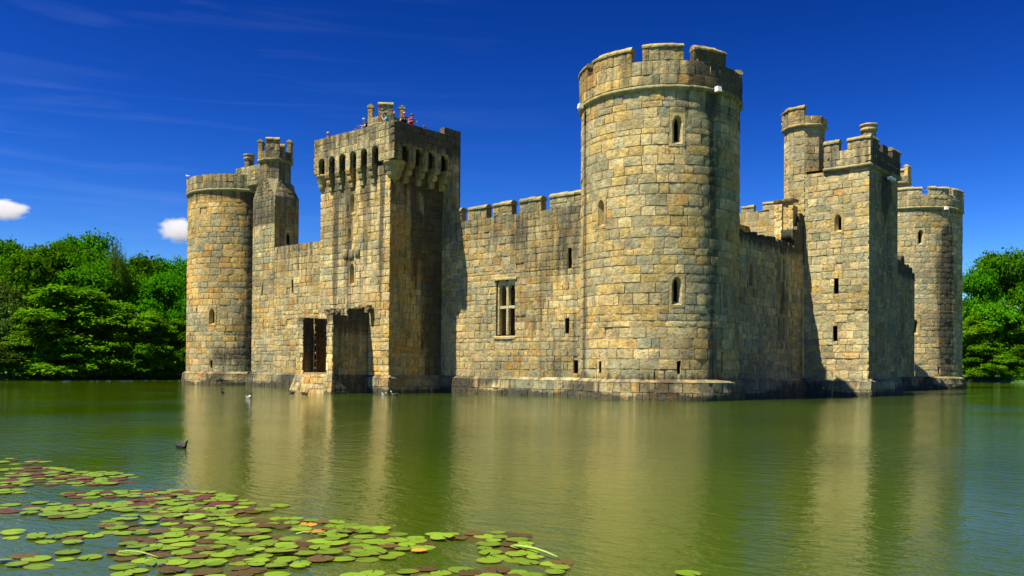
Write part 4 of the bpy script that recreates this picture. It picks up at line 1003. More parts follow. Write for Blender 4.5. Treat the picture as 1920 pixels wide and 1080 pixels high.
def crown_mesh(kind, seed):
    """unit crown: width 1 (x, y in -.5 .. .5), z 0..1"""
    R = np.random.RandomState(seed); cl = []
    nb = 9 if kind in 'om' else 8
    # main boughs (sub-crowns), each holding many leaf clumps
    boughs = []
    if kind == 'b':
        for i in range(46):
            a = R.uniform(0, 6.28); z = R.uniform(.25, .97); r = R.uniform(.05, .46) * (1.08 - z) ** .45; boughs.append((r * cos(a), r * sin(a), z, .09, .16))
    elif kind == 'l':
        for i in range(46):
            z = R.uniform(.06, .95); a = R.uniform(0, 6.28); rr = R.uniform(.12, .44) * (1 - max(0, z - .45) ** 2 * 2.4); boughs.append((rr * cos(a), rr * sin(a), z + .05 * sin(5 * a), R.uniform(.1, .17), R.uniform(.05, .09)))
    else:
        for i in range(30):
            z = R.uniform(.08, .86) ** .85; a = R.uniform(0, 6.28); env = sqrt(max(.05, 1 - ((z - .42) / .60) ** 2)); rr = R.uniform(.55, 1.0) * .33 * env; s = R.uniform(.11, .2); boughs.append((rr * cos(a), rr * sin(a), z, s, s * .62))
        boughs.append((0, 0, .84, .17, .12)); boughs.append((0, 0, .5, .25, .3))
    P_ = []
    for bx, by, bz, s, sz in boughs:
        n = 26 if kind in 'omd' else 22
        v = R.normal(size=(n, 3)); v /= np.linalg.norm(v, axis=1)[:, None]; v[:, 2] = np.where(v[:, 2] < -.3, -v[:, 2] * .5, v[:, 2])
        rad = R.uniform(.72, 1.08, (n, 1)); c = v * rad * np.array([s, s, sz]) + np.array([bx, by, bz]); P_.append(np.hstack([c, v]))
    P_ = np.vstack(P_)
    q = 27 if kind != 'b' else 24
    C = np.repeat(P_, q, axis=0); M = len(C)
    spread = {'o': (.036, .026), 'm': (.038, .026), 'd': (.04, .028), 'l': (.04, .017), 'b': (.018, .05)}[kind]
    pos = C[:, :3] + R.normal(size=(M, 3)) * np.array([spread[0], spread[0], spread[1]])
    if kind == 'b': pos[:, 2] -= abs(R.normal(size=M)) * .05
    nrm = C[:, 3:] * .9 + R.normal(size=(M, 3)) * .55 + np.array([0, 0, .5 if kind != 'l' else 1.3]); nrm /= np.linalg.norm(nrm, axis=1)[:, None]
    t = np.cross(nrm, R.normal(size=(M, 3))); t /= np.linalg.norm(t, axis=1)[:, None]; b = np.cross(nrm, t)
    sz = R.uniform(.6, 1.3, (M, 1)) * (.0145 if kind != 'b' else .009)
    V = np.stack([pos - t * sz * 1.25, pos + b * sz * .75 + nrm * sz * .12, pos + t * sz * 1.25, pos - b * sz * .75 + nrm * sz * .12], axis=1).reshape(-1, 3)
    V[:, 2] = np.maximum(V[:, 2], .0)
    me = bpy.data.meshes.new('crown'); me.vertices.add(M * 4); me.loops.add(M * 4); me.polygons.add(M)
    me.vertices.foreach_set('co', V.astype(np.float32).ravel()); me.loops.foreach_set('vertex_index', np.arange(M * 4, dtype=np.int32)); me.polygons.foreach_set('loop_start', np.arange(0, M * 4, 4, dtype=np.int32))
    me.update(calc_edges=True)
    cv = np.repeat(np.clip(np.repeat(R.uniform(0, 1, len(P_)), q) * .6 + R.uniform(0, .4, M), 0, 1), 4)
    a = me.color_attributes.new('Col', 'FLOAT_COLOR', 'POINT'); a.data.foreach_set('color', np.stack([cv, cv, cv, np.ones_like(cv)], 1).astype(np.float32).ravel())
    me.materials.append(LEAF[kind]); return me
CR = {'o': [crown_mesh('o', s) for s in (1, 2, 3, 4)], 'l': [crown_mesh('l', 11), crown_mesh('l', 12)], 'm': [crown_mesh('m', 21), crown_mesh('m', 22)], 'd': [crown_mesh('d', 31)], 'b': [crown_mesh('b', 41)]}
def trunk_mesh(mat, seed):
    rs = random.Random(seed); mb = MB(); pts = [(0, 0, -.05)]; x = y = 0
    for i in range(1, 8): x += rs.uniform(-.012, .012); y += rs.uniform(-.012, .012); pts.append((x, y, i * .12))
    tube(mb, pts, [.035, .03, .026, .022, .018, .014, .009, .004], (.3, .3, .3), n=8)
    for i in range(11):
        k = rs.randrange(2, 7); p = pts[k]; a = rs.uniform(0, 6.28); l = rs.uniform(.2, .36) * (1.1 - k * .1); up = rs.uniform(.05, .2)
        tube(mb, [p, (p[0] + cos(a) * l * .35, p[1] + sin(a) * l * .35, p[2] + up * .35), (p[0] + cos(a + .2) * l * .7, p[1] + sin(a + .2) * l * .7, p[2] + up * .6), (p[0] + cos(a + .1) * l, p[1] + sin(a + .1) * l, p[2] + up)], [.012, .009, .006, .002], (.3, .3, .3), n=6)
    o = mb.build('trunk', mat); me = o.data; bpy.data.objects.remove(o); return me
TR = [trunk_mesh(BARK, s) for s in (1, 2, 3)]; TB = trunk_mesh(BIRCH, 9)
TREES_L = [(-87.9, 5.9, 18.3, 8.8, 'o'), (-85.2, 1.0, 15.9, 9.7, 'o'), (-89.3, -2.8, 16.4, 7.1, 'o'), (-93.1, -6.1, 17.2, 9.7, 'o'), (-79.1, 4.0, 15.2, 9.5, 'o'), (-81.4, 9.5, 15.4, 7.4, 'o'), (-79.5, 13.4, 14.8, 8.2, 'o'), (-81.6, 18.6, 16.2, 8.5, 'o'), (-83.1, 24.8, 15.4, 10.4, 'o'), (-78.9, -4.4, 13.8, 8.9, 'o'), (-72.5, 2.8, 14.0, 3.6, 'b'), (-75.0, -0.5, 12.6, 9.0, 'o'), (-70.8, 6.7, 12.0, 6.8, 'o'), (-68.9, 8.6, 11.1, 5.5, 'o'), (-75.8, -9.5, 10.7, 7.3, 'd'), (-72.0, -8.8, 8.3, 6.0, 'd'), (-69.6, -3.4, 9.2, 10.7, 'l'), (-67.2, -0.2, 7.8, 6.8, 'l'), (-70.2, -6.8, 6.7, 6.6, 'l'), (-67.4, 3.8, 7.2, 5.3, 'l'), (-67.8, 7.1, 6.7, 4.8, 'l'), (-67.4, -5.5, 3.4, 4.9, 'l'), (-69.5, -10.3, 3.9, 5.9, 'd'), (-66.0, 1.6, 4.1, 5.7, 'm'), (-67.4, -2.1, 4.6, 5.6, 'm'), (-66.8, 5.4, 3.7, 4.7, 'm'), (-68.9, 8.7, 4.4, 3.7, 'm'), (-68.7, -7.9, 3.1, 4.3, 'm')]
TREES_R = [(-5.4, 107.1, 20.1, 8.9, 'o'), (-2.4, 112.3, 19.6, 9.1, 'o'), (-7.6, 102.6, 16.6, 7.2, 'o'), (0.6, 117.6, 20.6, 10.9, 'o'), (-10.3, 103.0, 12.6, 7.3, 'o'), (-5.4, 100.6, 12.2, 8.6, 'm'), (-7.2, 97.8, 9.0, 6.2, 'l'), (-1.9, 102.4, 9.1, 6.2, 'l'), (-5.4, 98.0, 5.9, 6.2, 'l'), (0.3, 107.0, 9.2, 7.9, 'm'), (-2.3, 100.8, 4.8, 3.9, 'm'), (-9.5, 97.1, 5.9, 4.7, 'm')]
KN = {'o': ('oak_tree', 'tree'), 'l': ('waterside_tree', 'tree'), 'm': ('bush', 'bush'), 'd': ('dull_tree', 'tree'), 'b': ('birch_tree', 'tree')}
LBL = [
 'tallest broad green tree of the left woodland skyline', 'broad tree left of the tallest one on the woodland skyline', 'dark tree near the left edge of the picture, on the skyline', 'tree cut off by the left edge, back row',
 'tree just right of the tallest one, back row', 'round-topped skyline tree right of the birch', 'skyline tree beside the leftmost round tower', 'back tree half hidden by the leftmost round tower', 'tree hidden mostly behind the leftmost round tower, back row',
 'big bright tree in the middle row near the left edge', 'slender weeping birch with a pale trunk in the left woodland', 'large bright tree in the middle row, below the tallest one', 'dense round tree between birch and castle tower', 'dark tree pressed against the left side of the leftmost round tower',
 'dull brownish-green tree cut by the left edge, middle row', 'dull olive tree at the far left, middle row',
 'wide pale green tree spreading over the left bank, front row', 'pale layered tree right of the widest front tree', 'pale layered tree left of the widest front tree', 'pale tree in the front row before the dense round tree', 'small pale tree close to the castle on the left bank', 'low pale branches hanging to the water under the widest front tree',
 'dull low tree touching the water at the left edge', 'dark low bush right of the middle of the left bank', 'low bush in the middle of the left bank', 'low bush near the castle on the left bank', 'low bush beside the foot of the leftmost round tower', 'low bush near the left end of the bank',
 'tall rounded dark tree at the right edge, its top the highest there', 'tall tree cut by the right edge', 'tree sloping down beside the farthest round tower', 'tree outside the right edge, back row', 'tree half hidden behind the farthest round tower', 'mid-green tree in the right woodland, middle height',
 'pale layered tree next to the farthest round tower', 'pale layered tree at the right edge, lower half', 'low pale tree over the water on the right bank', 'mid-green tree at the right edge, back', 'small bush over the water near the right edge', 'low bush at the foot of the farthest round tower']
rs = random.Random(77)
for i, (x, y, top, w, k) in enumerate(TREES_L + TREES_R):
    nm, cat = KN[k]; z0 = max(.05, ground_z(x, y)); h = top - z0
    t = thing(nm, LBL[i] if i < len(LBL) else 'tree on the bank', cat, 'trees along the left bank' if i < len(TREES_L) else 'trees along the right bank', (x, y, z0))
    t.rotation_euler.z = rs.uniform(0, 6.28)
    ws = w * (1.22 if k in 'ol' else 1.15)
    base = .0 if k in 'lmd' else .05
    c = link(bpy.data.objects.new('crown', rs.choice(CR[k])), t); c.scale = (ws, ws, h * (1 - base) * 1.02); c.location = (0, 0, h * base)
    tr = link(bpy.data.objects.new('trunk', TB if k == 'b' else rs.choice(TR)), t); sw_ = min(ws, h) ; tr.scale = (sw_ * (1.0 if k != 'b' else .8), sw_ * (1.0 if k != 'b' else .8), h)
# undergrowth skirting both banks, one mass of leaves
R = np.random.RandomState(3); P_ = []
for y in np.arange(-60, 96, .7): P_.append((-68.3 + R.uniform(-1, 1.2), y, R.uniform(.2, 1.6)))
for x in np.arange(-66, 40, .7): P_.append((x, 97.6 + R.uniform(-1, 1.2), R.uniform(.2, 1.6)))
P_ = np.array(P_); C = np.repeat(P_, 60, axis=0); M = len(C); pos = C + R.normal(size=(M, 3)) * np.array([.7, .7, .55]); pos[:, 2] = abs(pos[:, 2]) + .03
t = R.normal(size=(M, 3)); t /= np.linalg.norm(t, axis=1)[:, None]; b = np.cross(t, R.normal(size=(M, 3))); b /= np.linalg.norm(b, axis=1)[:, None]; s = R.uniform(.07, .17, (M, 1))
V = np.stack([pos - t * s, pos + b * s * .6, pos + t * s, pos - b * s * .6], axis=1).reshape(-1, 3)
me = bpy.data.meshes.new('undergrowth'); me.vertices.add(M * 4); me.loops.add(M * 4); me.polygons.add(M); me.vertices.foreach_set('co', V.astype(np.float32).ravel()); me.loops.foreach_set('vertex_index', np.arange(M * 4, dtype=np.int32)); me.polygons.foreach_set('loop_start', np.arange(0, M * 4, 4, dtype=np.int32)); me.update(calc_edges=True)
cv = np.repeat(R.uniform(0, 1, M), 4); a = me.color_attributes.new('Col', 'FLOAT_COLOR', 'POINT'); a.data.foreach_set('color', np.stack([cv, cv, cv, np.ones_like(cv)], 1).astype(np.float32).ravel()); me.materials.append(LEAF['o'])
tag(link(bpy.data.objects.new('undergrowth', me)), 'dark leafy undergrowth along the far banks of the moat', 'undergrowth', None, 'stuff')
# wall plants: small tufts rooted in the joints
def tuft(x, y, z, nx_, ny_, r, label):
    R = np.random.RandomState(int(abs(x * 97 + z * 13)) % 9999); mb = MB()
    for i in range(26):
        a = R.normal(size=3); a /= np.linalg.norm(a); a[2] = abs(a[2]) - .3; c = np.array([nx_, ny_, 0]) * .5 * r + a * r * R.uniform(.3, 1); u = np.cross(a, [0.1, .2, 1]); u /= np.linalg.norm(u) + 1e-6; s = r * .3; p2 = c + a * s * 1.6
        mb.add([tuple(c - u * s * .4), tuple(c + u * s * .4), tuple(p2)], [(0, 1, 2)], (R.uniform(0, 1),) * 3)
    o = mb.build('wall_plant', LEAF['m']); o.location = (x, y, z); tag(o, label, 'plant', 'small plants growing on the castle walls')
WT = [(-11.0, -2.9, 9.3, 'tuft high on the sunlit curtain, nearest the square tower'), (-9.6, -2.9, 8.6, 'green tuft above the cross-shaped window, left one'), (-9.4, -2.9, 7.6, 'green tuft just above the cross-shaped window head'), (-6.9, -2.9, 8.9, 'green tuft right of and above the cross-shaped window'), (-5.3, -2.9, 9.7, 'highest green tuft near the round tower on the sunlit curtain'), (-5.3, -2.9, 7.3, 'green tuft beside the upper slit of the sunlit curtain'), (-13.2, -3.2, 1.0, 'tuft on the plinth next to the shadow of the square tower'), (-7.0, -3.2, .75, 'tuft on the plinth below the cross-shaped window'), (-6.2, -3.2, .9, 'tuft on the plinth right of the cross-shaped window'), (-31.0, -2.9, 10.4, 'green tuft near the top of the plain curtain wall')]
for x, y, z, lb in WT: tuft(x, y, z, 0, -1, .13 if z > 2 else .16, lb)
for a, z, r, rr, C_, lb in ((-52, .55, 4.85, .3, SW, 'weeds hanging over the plinth of the leftmost round tower'), (-84, 6.2, 4.5, .16, SW, 'plant high on the left side of the leftmost round tower'), (-27, 1.2, 4.8, .45, NE, 'yellowish weeds on the plinth of the farthest round tower'), (-122, 1.15, 4.8, .22, SE, 'weeds on the plinth of the nearest round tower, left side')):
    q_ = radians(a); tuft(C_[0] + r * cos(q_), C_[1] + r * sin(q_), z, cos(q_), sin(q_), rr, lb)

for i, (x, y, lb) in enumerate(((-8.9, -3.25, 'small weed at the waterline left of the cross-shaped window'), (-11.8, -3.25, 'small weed on the plinth midway along the sunlit curtain'), (-4.6, -3.25, 'weed on the plinth where the sunlit curtain meets the nearest round tower'), (5.6, 13.15, 'weed on the plinth at the foot of the far square tower'), (-19.9, -10.75, 'moss clump on the rubble below the porch doorway'), (-17.1, -10.7, 'moss clump on the right pier base of the porch'), (-29.5, -3.25, 'weed on the plinth of the plain curtain wall'))):
    tuft(x, y, (.35, .9, 1.0, .8, .9, .6, 1.0)[i], 0, -1, (.14, .12, .18, .16, .16, .1, .12)[i], lb)

# ------------------------------------------------------------------ people
SKIN = simple('skin', (.55, .33, .22), .55); 
def skin_obj(name, nodes, edges, mat, parent, sub=1):
    me = bpy.data.meshes.new(name); me.from_pydata([n[0] for n in nodes], edges, []); o = link(bpy.data.objects.new(name, me), parent)
    md = o.modifiers.new('s', 'SKIN'); o.modifiers.new('ss', 'SUBSURF').levels = sub; o.modifiers['ss'].render_levels = sub
    if not me.skin_vertices: me.skin_vertices.new()
    for i, n in enumerate(nodes): r = n[1]; me.skin_vertices[0].data[i].radius = (r, r) if not isinstance(r, tuple) else r
    me.skin_vertices[0].data[0].use_root = True; me.materials.append(mat)
    return o
def person(x, y, z, face, label, shirt, hair, hat=None, lean=.25, arms='rest', h=1.7):
    t = thing('person', label, 'person', 'visitors on the roof of the square tower', (x, y, z)); t.rotation_euler.z = radians(face); s = h / 1.7; L_ = lean
    # local: facing -Y
    J = {'pel': (0, 0, .93), 'che': (0, -L_ * .5, 1.28), 'nek': (0, -L_ * .8, 1.46), 'hb': (0, -L_ * .9, 1.53), 'ht': (0, -L_ * .95 - .02, 1.64)}
    nodes = [(J['pel'], (.15, .11)), ((0, -L_ * .25, 1.1), (.13, .10)), (J['che'], (.155, .11)), (J['nek'], .055), (J['hb'], (.068, .075)), (J['ht'], (.072, .088))]
    edges = [(0, 1), (1, 2), (2, 3), (3, 4), (4, 5)]
    for sd in (-1, 1):
        b = len(nodes); nodes += [((sd * .1, 0, .85), .085), ((sd * .11, .0, .48), .06), ((sd * .11, .02, .08), .042), ((sd * .12, -.14, .04), .035)]; edges += [(0, b), (b, b + 1), (b + 1, b + 2), (b + 2, b + 3)]
        b = len(nodes)
        if arms == 'rest': el, ha = (sd * .27, -L_ * .5 - .18, 1.13), (sd * .16, -L_ * .5 - .42, 1.2)
        elif arms == 'phone': el, ha = (sd * .26, -L_ * .5 - .2, 1.16), (sd * .07, -L_ - .24, 1.5)
        else: el, ha = (sd * .25, -.02 - L_ * .3, 1.1), (sd * .27, -.12 - L_ * .3, .9)
        nodes += [((sd * .185, -L_ * .6, 1.38), .06), (el, .042), (ha, .03)]; edges += [(2, b), (b, b + 1), (b + 1, b + 2)]
        for f in range(5):
            fx_ = (f - 1.7) * .016; k = len(nodes); nodes += [((ha[0] + fx_, ha[1] - .07, ha[2] - .005), .009), ((ha[0] + fx_ * 1.1, ha[1] - .105 + .01 * abs(f - 2), ha[2] - .02), .007)]; edges += [(b + 2, k), (k, k + 1)]
    nodes = [((p[0] * s, p[1] * s, p[2] * s), (tuple(q * s for q in r) if isinstance(r, tuple) else r * s)) for p, r in nodes]
    skin_obj('body', nodes, edges, SKIN, t)
    S_ = lambda p: (p[0] * s, p[1] * s, p[2] * s)
    nd = [(S_((0, 0, .90)), (.175 * s, .135 * s)), (S_((0, -L_ * .25, 1.1)), (.155 * s, .125 * s)), (S_(J['che']), (.175 * s, .13 * s)), (S_((0, -L_ * .7, 1.42)), (.09 * s, .08 * s))]; ed = [(0, 1), (1, 2), (2, 3)]
    for sd in (-1, 1): k = len(nd); nd += [(S_((sd * .19, -L_ * .6, 1.38)), .075 * s), (S_((sd * .24, -L_ * .5 - .08, 1.25)), .062 * s)]; ed += [(2, k), (k, k + 1)]
    skin_obj('shirt', nd, ed, shirt, t)
    nd = [(S_((0, 0, .92)), (.165 * s, .125 * s))]; ed = []
    for sd in (-1, 1): k = len(nd); nd += [(S_((sd * .1, 0, .84)), .1 * s), (S_((sd * .11, 0, .46)), .072 * s), (S_((sd * .11, .02, .12)), .06 * s)]; ed += [(0, k), (k, k + 1), (k + 1, k + 2)]
    skin_obj('trousers', nd, ed, JEANS, t)
    hx = S_(J['ht']); cap = MB(); n = 10
    for k in range(2): pass
    vs = []; fs = []; hm = hat or hair
    for j in range(6):
        th = j / 5 * pi * .56
        for i in range(12):
            a = 2 * pi * i / 12; rr = sin(th) * .098 * s; back = 1 if sin(a) > 0 else .9
            vs.append((hx[0] + rr * cos(a), hx[1] + .012 + rr * 1.12 * sin(a), hx[2] + .03 + cos(th) * .092 * s - (.07 * s * max(0, sin(a)) if j >= 4 and not hat else 0)))
    fs = [(j * 12 + i, j * 12 + (i + 1) % 12, (j + 1) * 12 + (i + 1) % 12, (j + 1) * 12 + i) for j in range(5) for i in range(12)]
    if hat: b_ = len(vs); vs += [(hx[0] - .07, hx[1] - .09, hx[2] + .02), (hx[0] + .07, hx[1] - .09, hx[2] + .02), (hx[0] + .05, hx[1] - .19, hx[2] + .01), (hx[0] - .05, hx[1] - .19, hx[2] + .01)]; fs.append((b_, b_ + 1, b_ + 2, b_ + 3))
    cap.add(vs, fs, (.5, .5, .5)); cap.build('cap' if hat else 'hair', hm, t)
    # face: nose, eyes, mouth, ears
    fc = MB(); fy_ = hx[1] - .088 * s; hz = hx[2] - .035 * s
    fc.add([(hx[0] - .012, fy_ + .01, hz), (hx[0] + .012, fy_ + .01, hz), (hx[0], fy_ - .022, hz - .02), (hx[0], fy_ + .01, hz + .03)], [(0, 1, 2), (1, 3, 2), (3, 0, 2)], (.5, .4, .3)); 
    for sd in (-1, 1): tube(fc, [(hx[0] + sd * .074, hx[1] - .005, hz + .015), (hx[0] + sd * .084, hx[1] + .005, hz), (hx[0] + sd * .076, hx[1] - .002, hz - .025)], .011)
    fc.build('nose_and_ears', SKIN, t)
    ey_ = MB()
    for sd in (-1, 1): box_mesh(ey_, hx[0] + sd * .03 - .011, hx[0] + sd * .03 + .011, fy_ - .002, fy_ + .02, hz + .012, hz + .022)
    box_mesh(ey_, hx[0] - .02, hx[0] + .02, fy_ - .001, fy_ + .02, hz - .042, hz - .035); ey_.build('eyes_and_mouth', DARKC, t, smooth=False)
JEANS = simple('dark_blue_cloth', (.03, .05, .1), .9); DARKC = simple('black_cloth', (.015, .015, .018), .9)
HB = simple('black_hair', (.012, .01, .01), .6); HBR = simple('brown_hair', (.13, .06, .025), .6); HG = simple('grey_hair', (.45, .42, .38), .6); TEAL = simple('teal_cloth', (.02, .45, .42), .8); RED = simple('red_cloth', (.65, .015, .03), .8); WHT = simple('white_cloth', (.75, .72, .7), .8); PNK = simple('pink_cloth', (.8, .35, .45), .8)
FZ = 15.64
mb = MB(); 
for (x0, x1, y0, y1) in ((-19.2, -15.3, PY0 - .05, PY0 + .75), (-15.75, -14.45, PY0 + .8, PY0 + 2.6)): box_mesh(mb, x0 - cx, x1 - cx, y0 - cy, y1 - cy, 15.60, 15.98, (.3, .27, .2, .3))
mb.build('stone_bench', STONE, pt, smooth=False)
person(-21.3, -7.15, FZ, 10, 'bald person in white looking over the parapet at the left end of the tower roof', WHT, SKIN, lean=.2)
person(-18.85, -6.9, FZ, 20, 'person with brown hair barely visible above the parapet, left of the dark-clothed one', WHT, HBR, lean=.1, h=1.6)
person(-17.65, -7.0, FZ + .34, -20, 'person with greying hair and dark top beside the roof turret', DARKC, HG, lean=.22)
person(-15.55, -7.0, FZ + .34, -35, 'dark-haired person in a teal shirt leaning on the tower corner', TEAL, HB, lean=.24, arms='phone')
person(-14.62, -6.5, FZ + .34, 45, 'person in black top and pink cap with arm over the parapet', DARKC, HBR, hat=PNK, lean=.24, h=1.62)
person(-14.66, -5.95, FZ + .34, 75, 'brown-haired person in a red shirt looking out on the shaded side', RED, HBR, lean=.2, h=1.66)
person(-14.9, -4.6, FZ, 80, 'person in white showing only the crown of the head over the shaded parapet', WHT, HBR, lean=.1, h=1.6)

# ------------------------------------------------------------------ ducks and gull
def feather(name, c0, c1):
    return simple(name, c0, .7)
DB = simple('brown_feathers', (.12, .085, .055), .8); DK = simple('dark_feathers', (.022, .02, .022), .6); DW = simple('grey_white_feathers', (.62, .62, .6), .8); DGN = simple('green_black_feathers', (.012, .03, .03), .4); BILL = simple('olive_bill', (.3, .25, .05), .5)
def lathe_x(mb, prof, c=(0, 0, 0), n=12, sy=1, sz=1, flat_=0):
    """profile of (x, r, zc) swept round an axis along x"""
    vs = []
    for x, r, zc in prof:
        for i in range(n): a = 2 * pi * i / n; vs.append((c[0] + x, c[1] + r * sy * cos(a), c[2] + zc + r * sz * sin(a)))
    K = len(prof); fs = [(k * n + i, k * n + (i + 1) % n, (k + 1) * n + (i + 1) % n, (k + 1) * n + i) for k in range(K - 1) for i in range(n)] + [tuple(range(n - 1, -1, -1)), tuple((K - 1) * n + i for i in range(n))]
    mb.add(vs, fs, (.5, .5, .5))
def duck(x, y, ang, label, bodym, headm, s=1.0, group='ducks on the moat'):
    t = thing('duck', label, 'duck', group, (x, y, 0)); t.rotation_euler.z = radians(ang); t.scale = (s, s, s)
    mb = MB(); lathe_x(mb, [(-.27, .006, .10), (-.23, .028, .09), (-.16, .075, .06), (-.06, .105, .045), (.06, .11, .04), (.14, .09, .05), (.185, .055, .08), (.20, .04, .12), (.205, .034, .17), (.21, .042, .205), (.22, .048, .225), (.24, .044, .235), (.262, .028, .232), (.272, .012, .228)], sy=.95, sz=.85); 
    b = mb.build('body', bodym, t)
    mb = MB(); lathe_x(mb, [(.178, .038, .135), (.195, .040, .165), (.205, .047, .205), (.218, .052, .228), (.24, .048, .238), (.262, .032, .235), (.274, .014, .23)], sy=.97, sz=.9); mb.build('head', headm, t)
    mb = MB(); lathe_x(mb, [(.26, .018, .222), (.29, .016, .214), (.32, .018, .208), (.332, .008, .207)], sy=1, sz=.5); mb.build('bill', BILL, t)
    for sd in (-1, 1):
        mb = MB(); lathe_x(mb, [(-.24, .006, .12), (-.16, .04, .10), (-.03, .06, .085), (.08, .045, .085), (.12, .01, .08)], (0, sd * .062, 0), sy=.75, sz=.95); mb.build('wing', DK if bodym is not DW else DB, t)
duck(10.05, -34.82, 20, 'dark mallard-like duck swimming alone in open water at left', DK, DGN, .62)
duck(-21.83, -14.66, 160, 'small brown duck near the foot of the leftmost round tower', DB, DK)
duck(-13.8, -17.98, 10, 'pale white-sided duck out from the plain curtain wall', DW, DK)
duck(-11.96, -9.46, 200, 'brown and white duck in the shadow of the square tower', DB, DW)
duck(-13.3, -9.1, 170, 'grey duck close to the foot of the square tower corner', DW, DB)
duck(-16.6, -12.4, 30, 'brown duck by the water in front of the porch threshold', DB, DB)
duck(-18.2, -12.2, 200, 'dark small duck left of the one before the porch', DB, DK, .9)
t = thing('gull', 'white gull standing on the parapet rim of the leftmost round tower', 'gull', None, (-44.55, -4.55, 17.84)); t.rotation_euler.z = radians(200); t.scale = (1.1, 1.1, 1.1)
mb = MB(); lathe_x(mb, [(-.24, .006, .16), (-.15, .04, .15), (-.04, .065, .15), (.06, .06, .165), (.11, .04, .20), (.13, .036, .235), (.155, .036, .25), (.18, .02, .25)]); mb.build('body', DW, t)
mb = MB(); lathe_x(mb, [(.175, .012, .25), (.215, .009, .243), (.225, .003, .238)]); mb.build('bill', BILL, t)
for sd in (-1, 1): mb = MB(); tube(mb, [(0, sd * .03, .12), (0, sd * .03, .06), (.01, sd * .03, 0)], .008); mb.build('leg', BILL, t)

# ------------------------------------------------------------------ clouds
def cloud_mat():
    m = bpy.data.materials.new('cloud_vapour'); m.use_nodes = True; nt = m.node_tree; L = nt.links.new
    for n in list(nt.nodes): nt.nodes.remove(n)
    out = nt.nodes.new('ShaderNodeOutputMaterial'); pv = nt.nodes.new('ShaderNodeVolumePrincipled'); pv.inputs['Color'].default_value = (1, 1, 1, 1); pv.inputs['Anisotropy'].default_value = .3
    tc = nt.nodes.new('ShaderNodeTexCoord'); n = N(nt, 'ShaderNodeTexNoise'); n.inputs['Scale'].default_value = 2.2; n.inputs['Detail'].default_value = 4; n.inputs['Roughness'].default_value = .6; L(tc.outputs['Object'], n.inputs['Vector'])
    ln = nt.nodes.new('ShaderNodeVectorMath'); ln.operation = 'LENGTH'; L(tc.outputs['Object'], ln.inputs[0])
    s = nt.nodes.new('ShaderNodeMath'); s.operation = 'MULTIPLY_ADD'; L(ln.outputs['Value'], s.inputs[0]); s.inputs[1].default_value = -1.0; s.inputs[2].default_value = .62
    s2 = nt.nodes.new('ShaderNodeMath'); s2.operation = 'MULTIPLY_ADD'; L(n.outputs['Fac'], s2.inputs[0]); s2.inputs[1].default_value = .9; L(s.outputs[0], s2.inputs[2])
    r = ramp(nt, .38, .62); L(s2.outputs[0], r.inputs[0]); d = nt.nodes.new('ShaderNodeMath'); d.operation = 'MULTIPLY'; L(r.outputs[0], d.inputs[0]); d.inputs[1].default_value = .035
    L(d.outputs[0], pv.inputs['Density']); L(pv.outputs[0], out.inputs['Volume']); return m
CLM = cloud_mat()
def cloud(px, py, dist, sx, sz, label, sy=None):
    d = FW_ + RT_ * ((px - 960) / 1674.4) + UP_ * ((667 - py) / 1674.4); p = CAM + d * dist
    mb = MB(); n = 16; vs = []
    for j in range(n + 1):
        for i in range(2 * n):
            th, ph = pi * j / n, pi * i / n; k = 1 + .1 * mn.noise(Vector((cos(ph) * 2, sin(ph) * 2, j * .4))); vs.append((sin(th) * cos(ph) * k, sin(th) * sin(ph) * k, cos(th) * k))
    mb.add(vs, [(j * 2 * n + i, (j + 1) * 2 * n + i, (j + 1) * 2 * n + (i + 1) % (2 * n), j * 2 * n + (i + 1) % (2 * n)) for j in range(n) for i in range(2 * n)], (1, 1, 1))
    o = mb.build('cloud', CLM); o.location = p; o.scale = (sx, sy or sx, sz); tag(o, label, 'cloud', 'small white clouds')
cloud(336, 431, 3000, 100, 62, 'small white cloud beside the leftmost round tower')
cloud(6, 392, 3000, 115, 50, 'white cloud low at the left edge of the sky')

# ------------------------------------------------------------------ light, sky, camera
SUN_EL, SUN_AZ = 60.5, 17.5      # azimuth west of south
w = bpy.data.worlds.new('World'); SC.world = w; w.use_nodes = True; nt = w.node_tree; bg = nt.nodes['Background']
sky = nt.nodes.new('ShaderNodeTexSky'); sky.sky_type = 'NISHITA'; sky.sun_disc = False; sky.sun_elevation = radians(SUN_EL)
sky.sun_rotation = radians(180 + SUN_AZ); sky.air_density = 1.0; sky.dust_density = .3; sky.ozone_density = 3.5; sky.altitude = 100
gm = nt.nodes.new('ShaderNodeGamma'); gm.inputs[1].default_value = SKYG = 1.55
hs = nt.nodes.new('ShaderNodeHueSaturation'); hs.inputs['Saturation'].default_value = 1.15
sc_ = nt.nodes.new('ShaderNodeVectorMath'); sc_.operation = 'SCALE'; sc_.inputs['Scale'].default_value = .12
nt.links.new(sky.outputs[0], sc_.inputs[0]); nt.links.new(sc_.outputs[0], gm.inputs[0]); nt.links.new(gm.outputs[0], hs.inputs['Color'])
g2 = nt.nodes.new('ShaderNodeGamma'); g2.inputs[1].default_value = 1.5; nt.links.new(hs.outputs[0], g2.inputs[0]); ml = nt.nodes.new('ShaderNodeVectorMath'); ml.operation = 'MULTIPLY'; ml.inputs[1].default_value = (.84, .80, .98); nt.links.new(g2.outputs[0], ml.inputs[0])
tg = nt.nodes.new('ShaderNodeTexCoord'); mpn = nt.nodes.new('ShaderNodeMapping'); mpn.inputs['Scale'].default_value = (1.6, 1.6, 22); mpn.inputs['Rotation'].default_value = (.12, .05, 0)
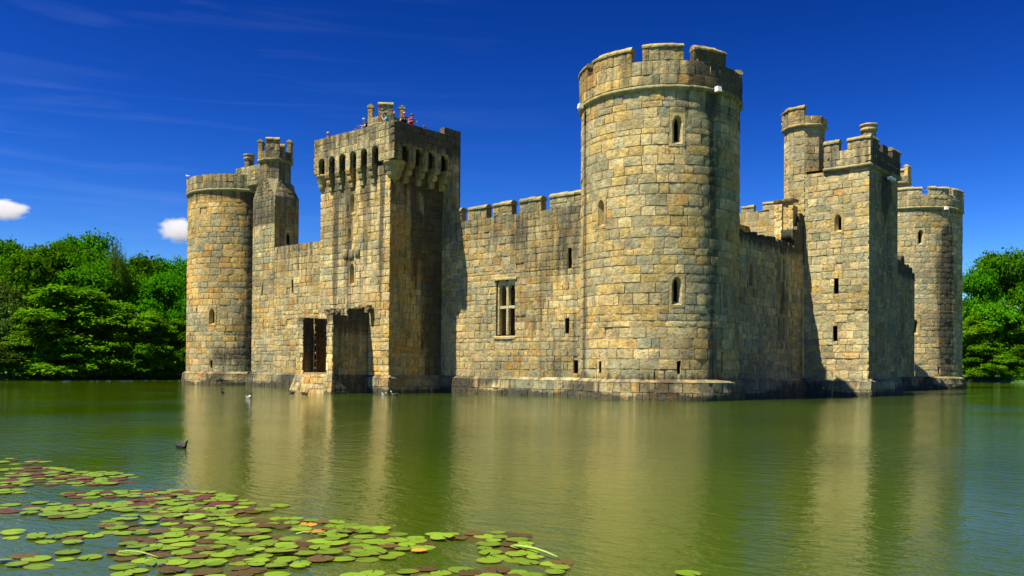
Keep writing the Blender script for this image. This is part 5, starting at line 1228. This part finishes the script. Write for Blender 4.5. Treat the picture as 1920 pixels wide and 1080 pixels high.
wn = nt.nodes.new('ShaderNodeTexNoise'); wn.inputs['Scale'].default_value = 2.4; wn.inputs['Detail'].default_value = 5; wn.inputs['Distortion'].default_value = .5; nt.links.new(tg.outputs['Generated'], mpn.inputs[0]); nt.links.new(mpn.outputs[0], wn.inputs['Vector'])
wr = ramp(nt, .5, .8); nt.links.new(wn.outputs['Fac'], wr.inputs[0]); sx_ = nt.nodes.new('ShaderNodeSeparateXYZ'); nt.links.new(tg.outputs['Generated'], sx_.inputs[0])
wl = nt.nodes.new('ShaderNodeMapRange'); nt.links.new(sx_.outputs[0], wl.inputs[0]); wl.inputs[1].default_value = -.55; wl.inputs[2].default_value = -.95; wl.inputs[3].default_value = 0; wl.inputs[4].default_value = .07
wm = nt.nodes.new('ShaderNodeMath'); wm.operation = 'MULTIPLY'; nt.links.new(wr.outputs[0], wm.inputs[0]); nt.links.new(wl.outputs[0], wm.inputs[1])
skc = mix(nt, ml.outputs[0], (.30, .42, .62, 1), wm.outputs[0]); nt.links.new(skc, bg.inputs[0]); bg.inputs[1].default_value = 1.0
sd = bpy.data.lights.new('sun', 'SUN'); sd.energy = 5.0; sd.angle = radians(.5); sd.color = (1, .905, .74); so = link(bpy.data.objects.new('sun', sd))
az = radians(SUN_AZ); tos = Vector((-sin(az) * cos(radians(SUN_EL)), -cos(az) * cos(radians(SUN_EL)), sin(radians(SUN_EL)))); so.rotation_euler = tos.to_track_quat('Z', 'Y').to_euler(); so.location = (0, -40, 60)
cd = bpy.data.cameras.new('camera'); cam = link(bpy.data.objects.new('camera', cd)); cd.sensor_width = 36; cd.lens = 1674.4 / 1920 * 36; cd.shift_y = (667.0 - 540) / 1920; cd.clip_end = 9000; cd.clip_start = .1
M = Matrix((RT_, UP_, -FW_)).transposed().to_4x4(); M.translation = CAM; cam.matrix_world = M; SC.camera = cam
SC.view_settings.view_transform = 'Standard'; SC.view_settings.look = 'None'; SC.view_settings.exposure = .95; SC.view_settings.gamma = 1
SC.cycles.max_bounces = 6; SC.cycles.volume_bounces = 5; SC.cycles.volume_step_rate = 4; SC.cycles.transparent_max_bounces = 6
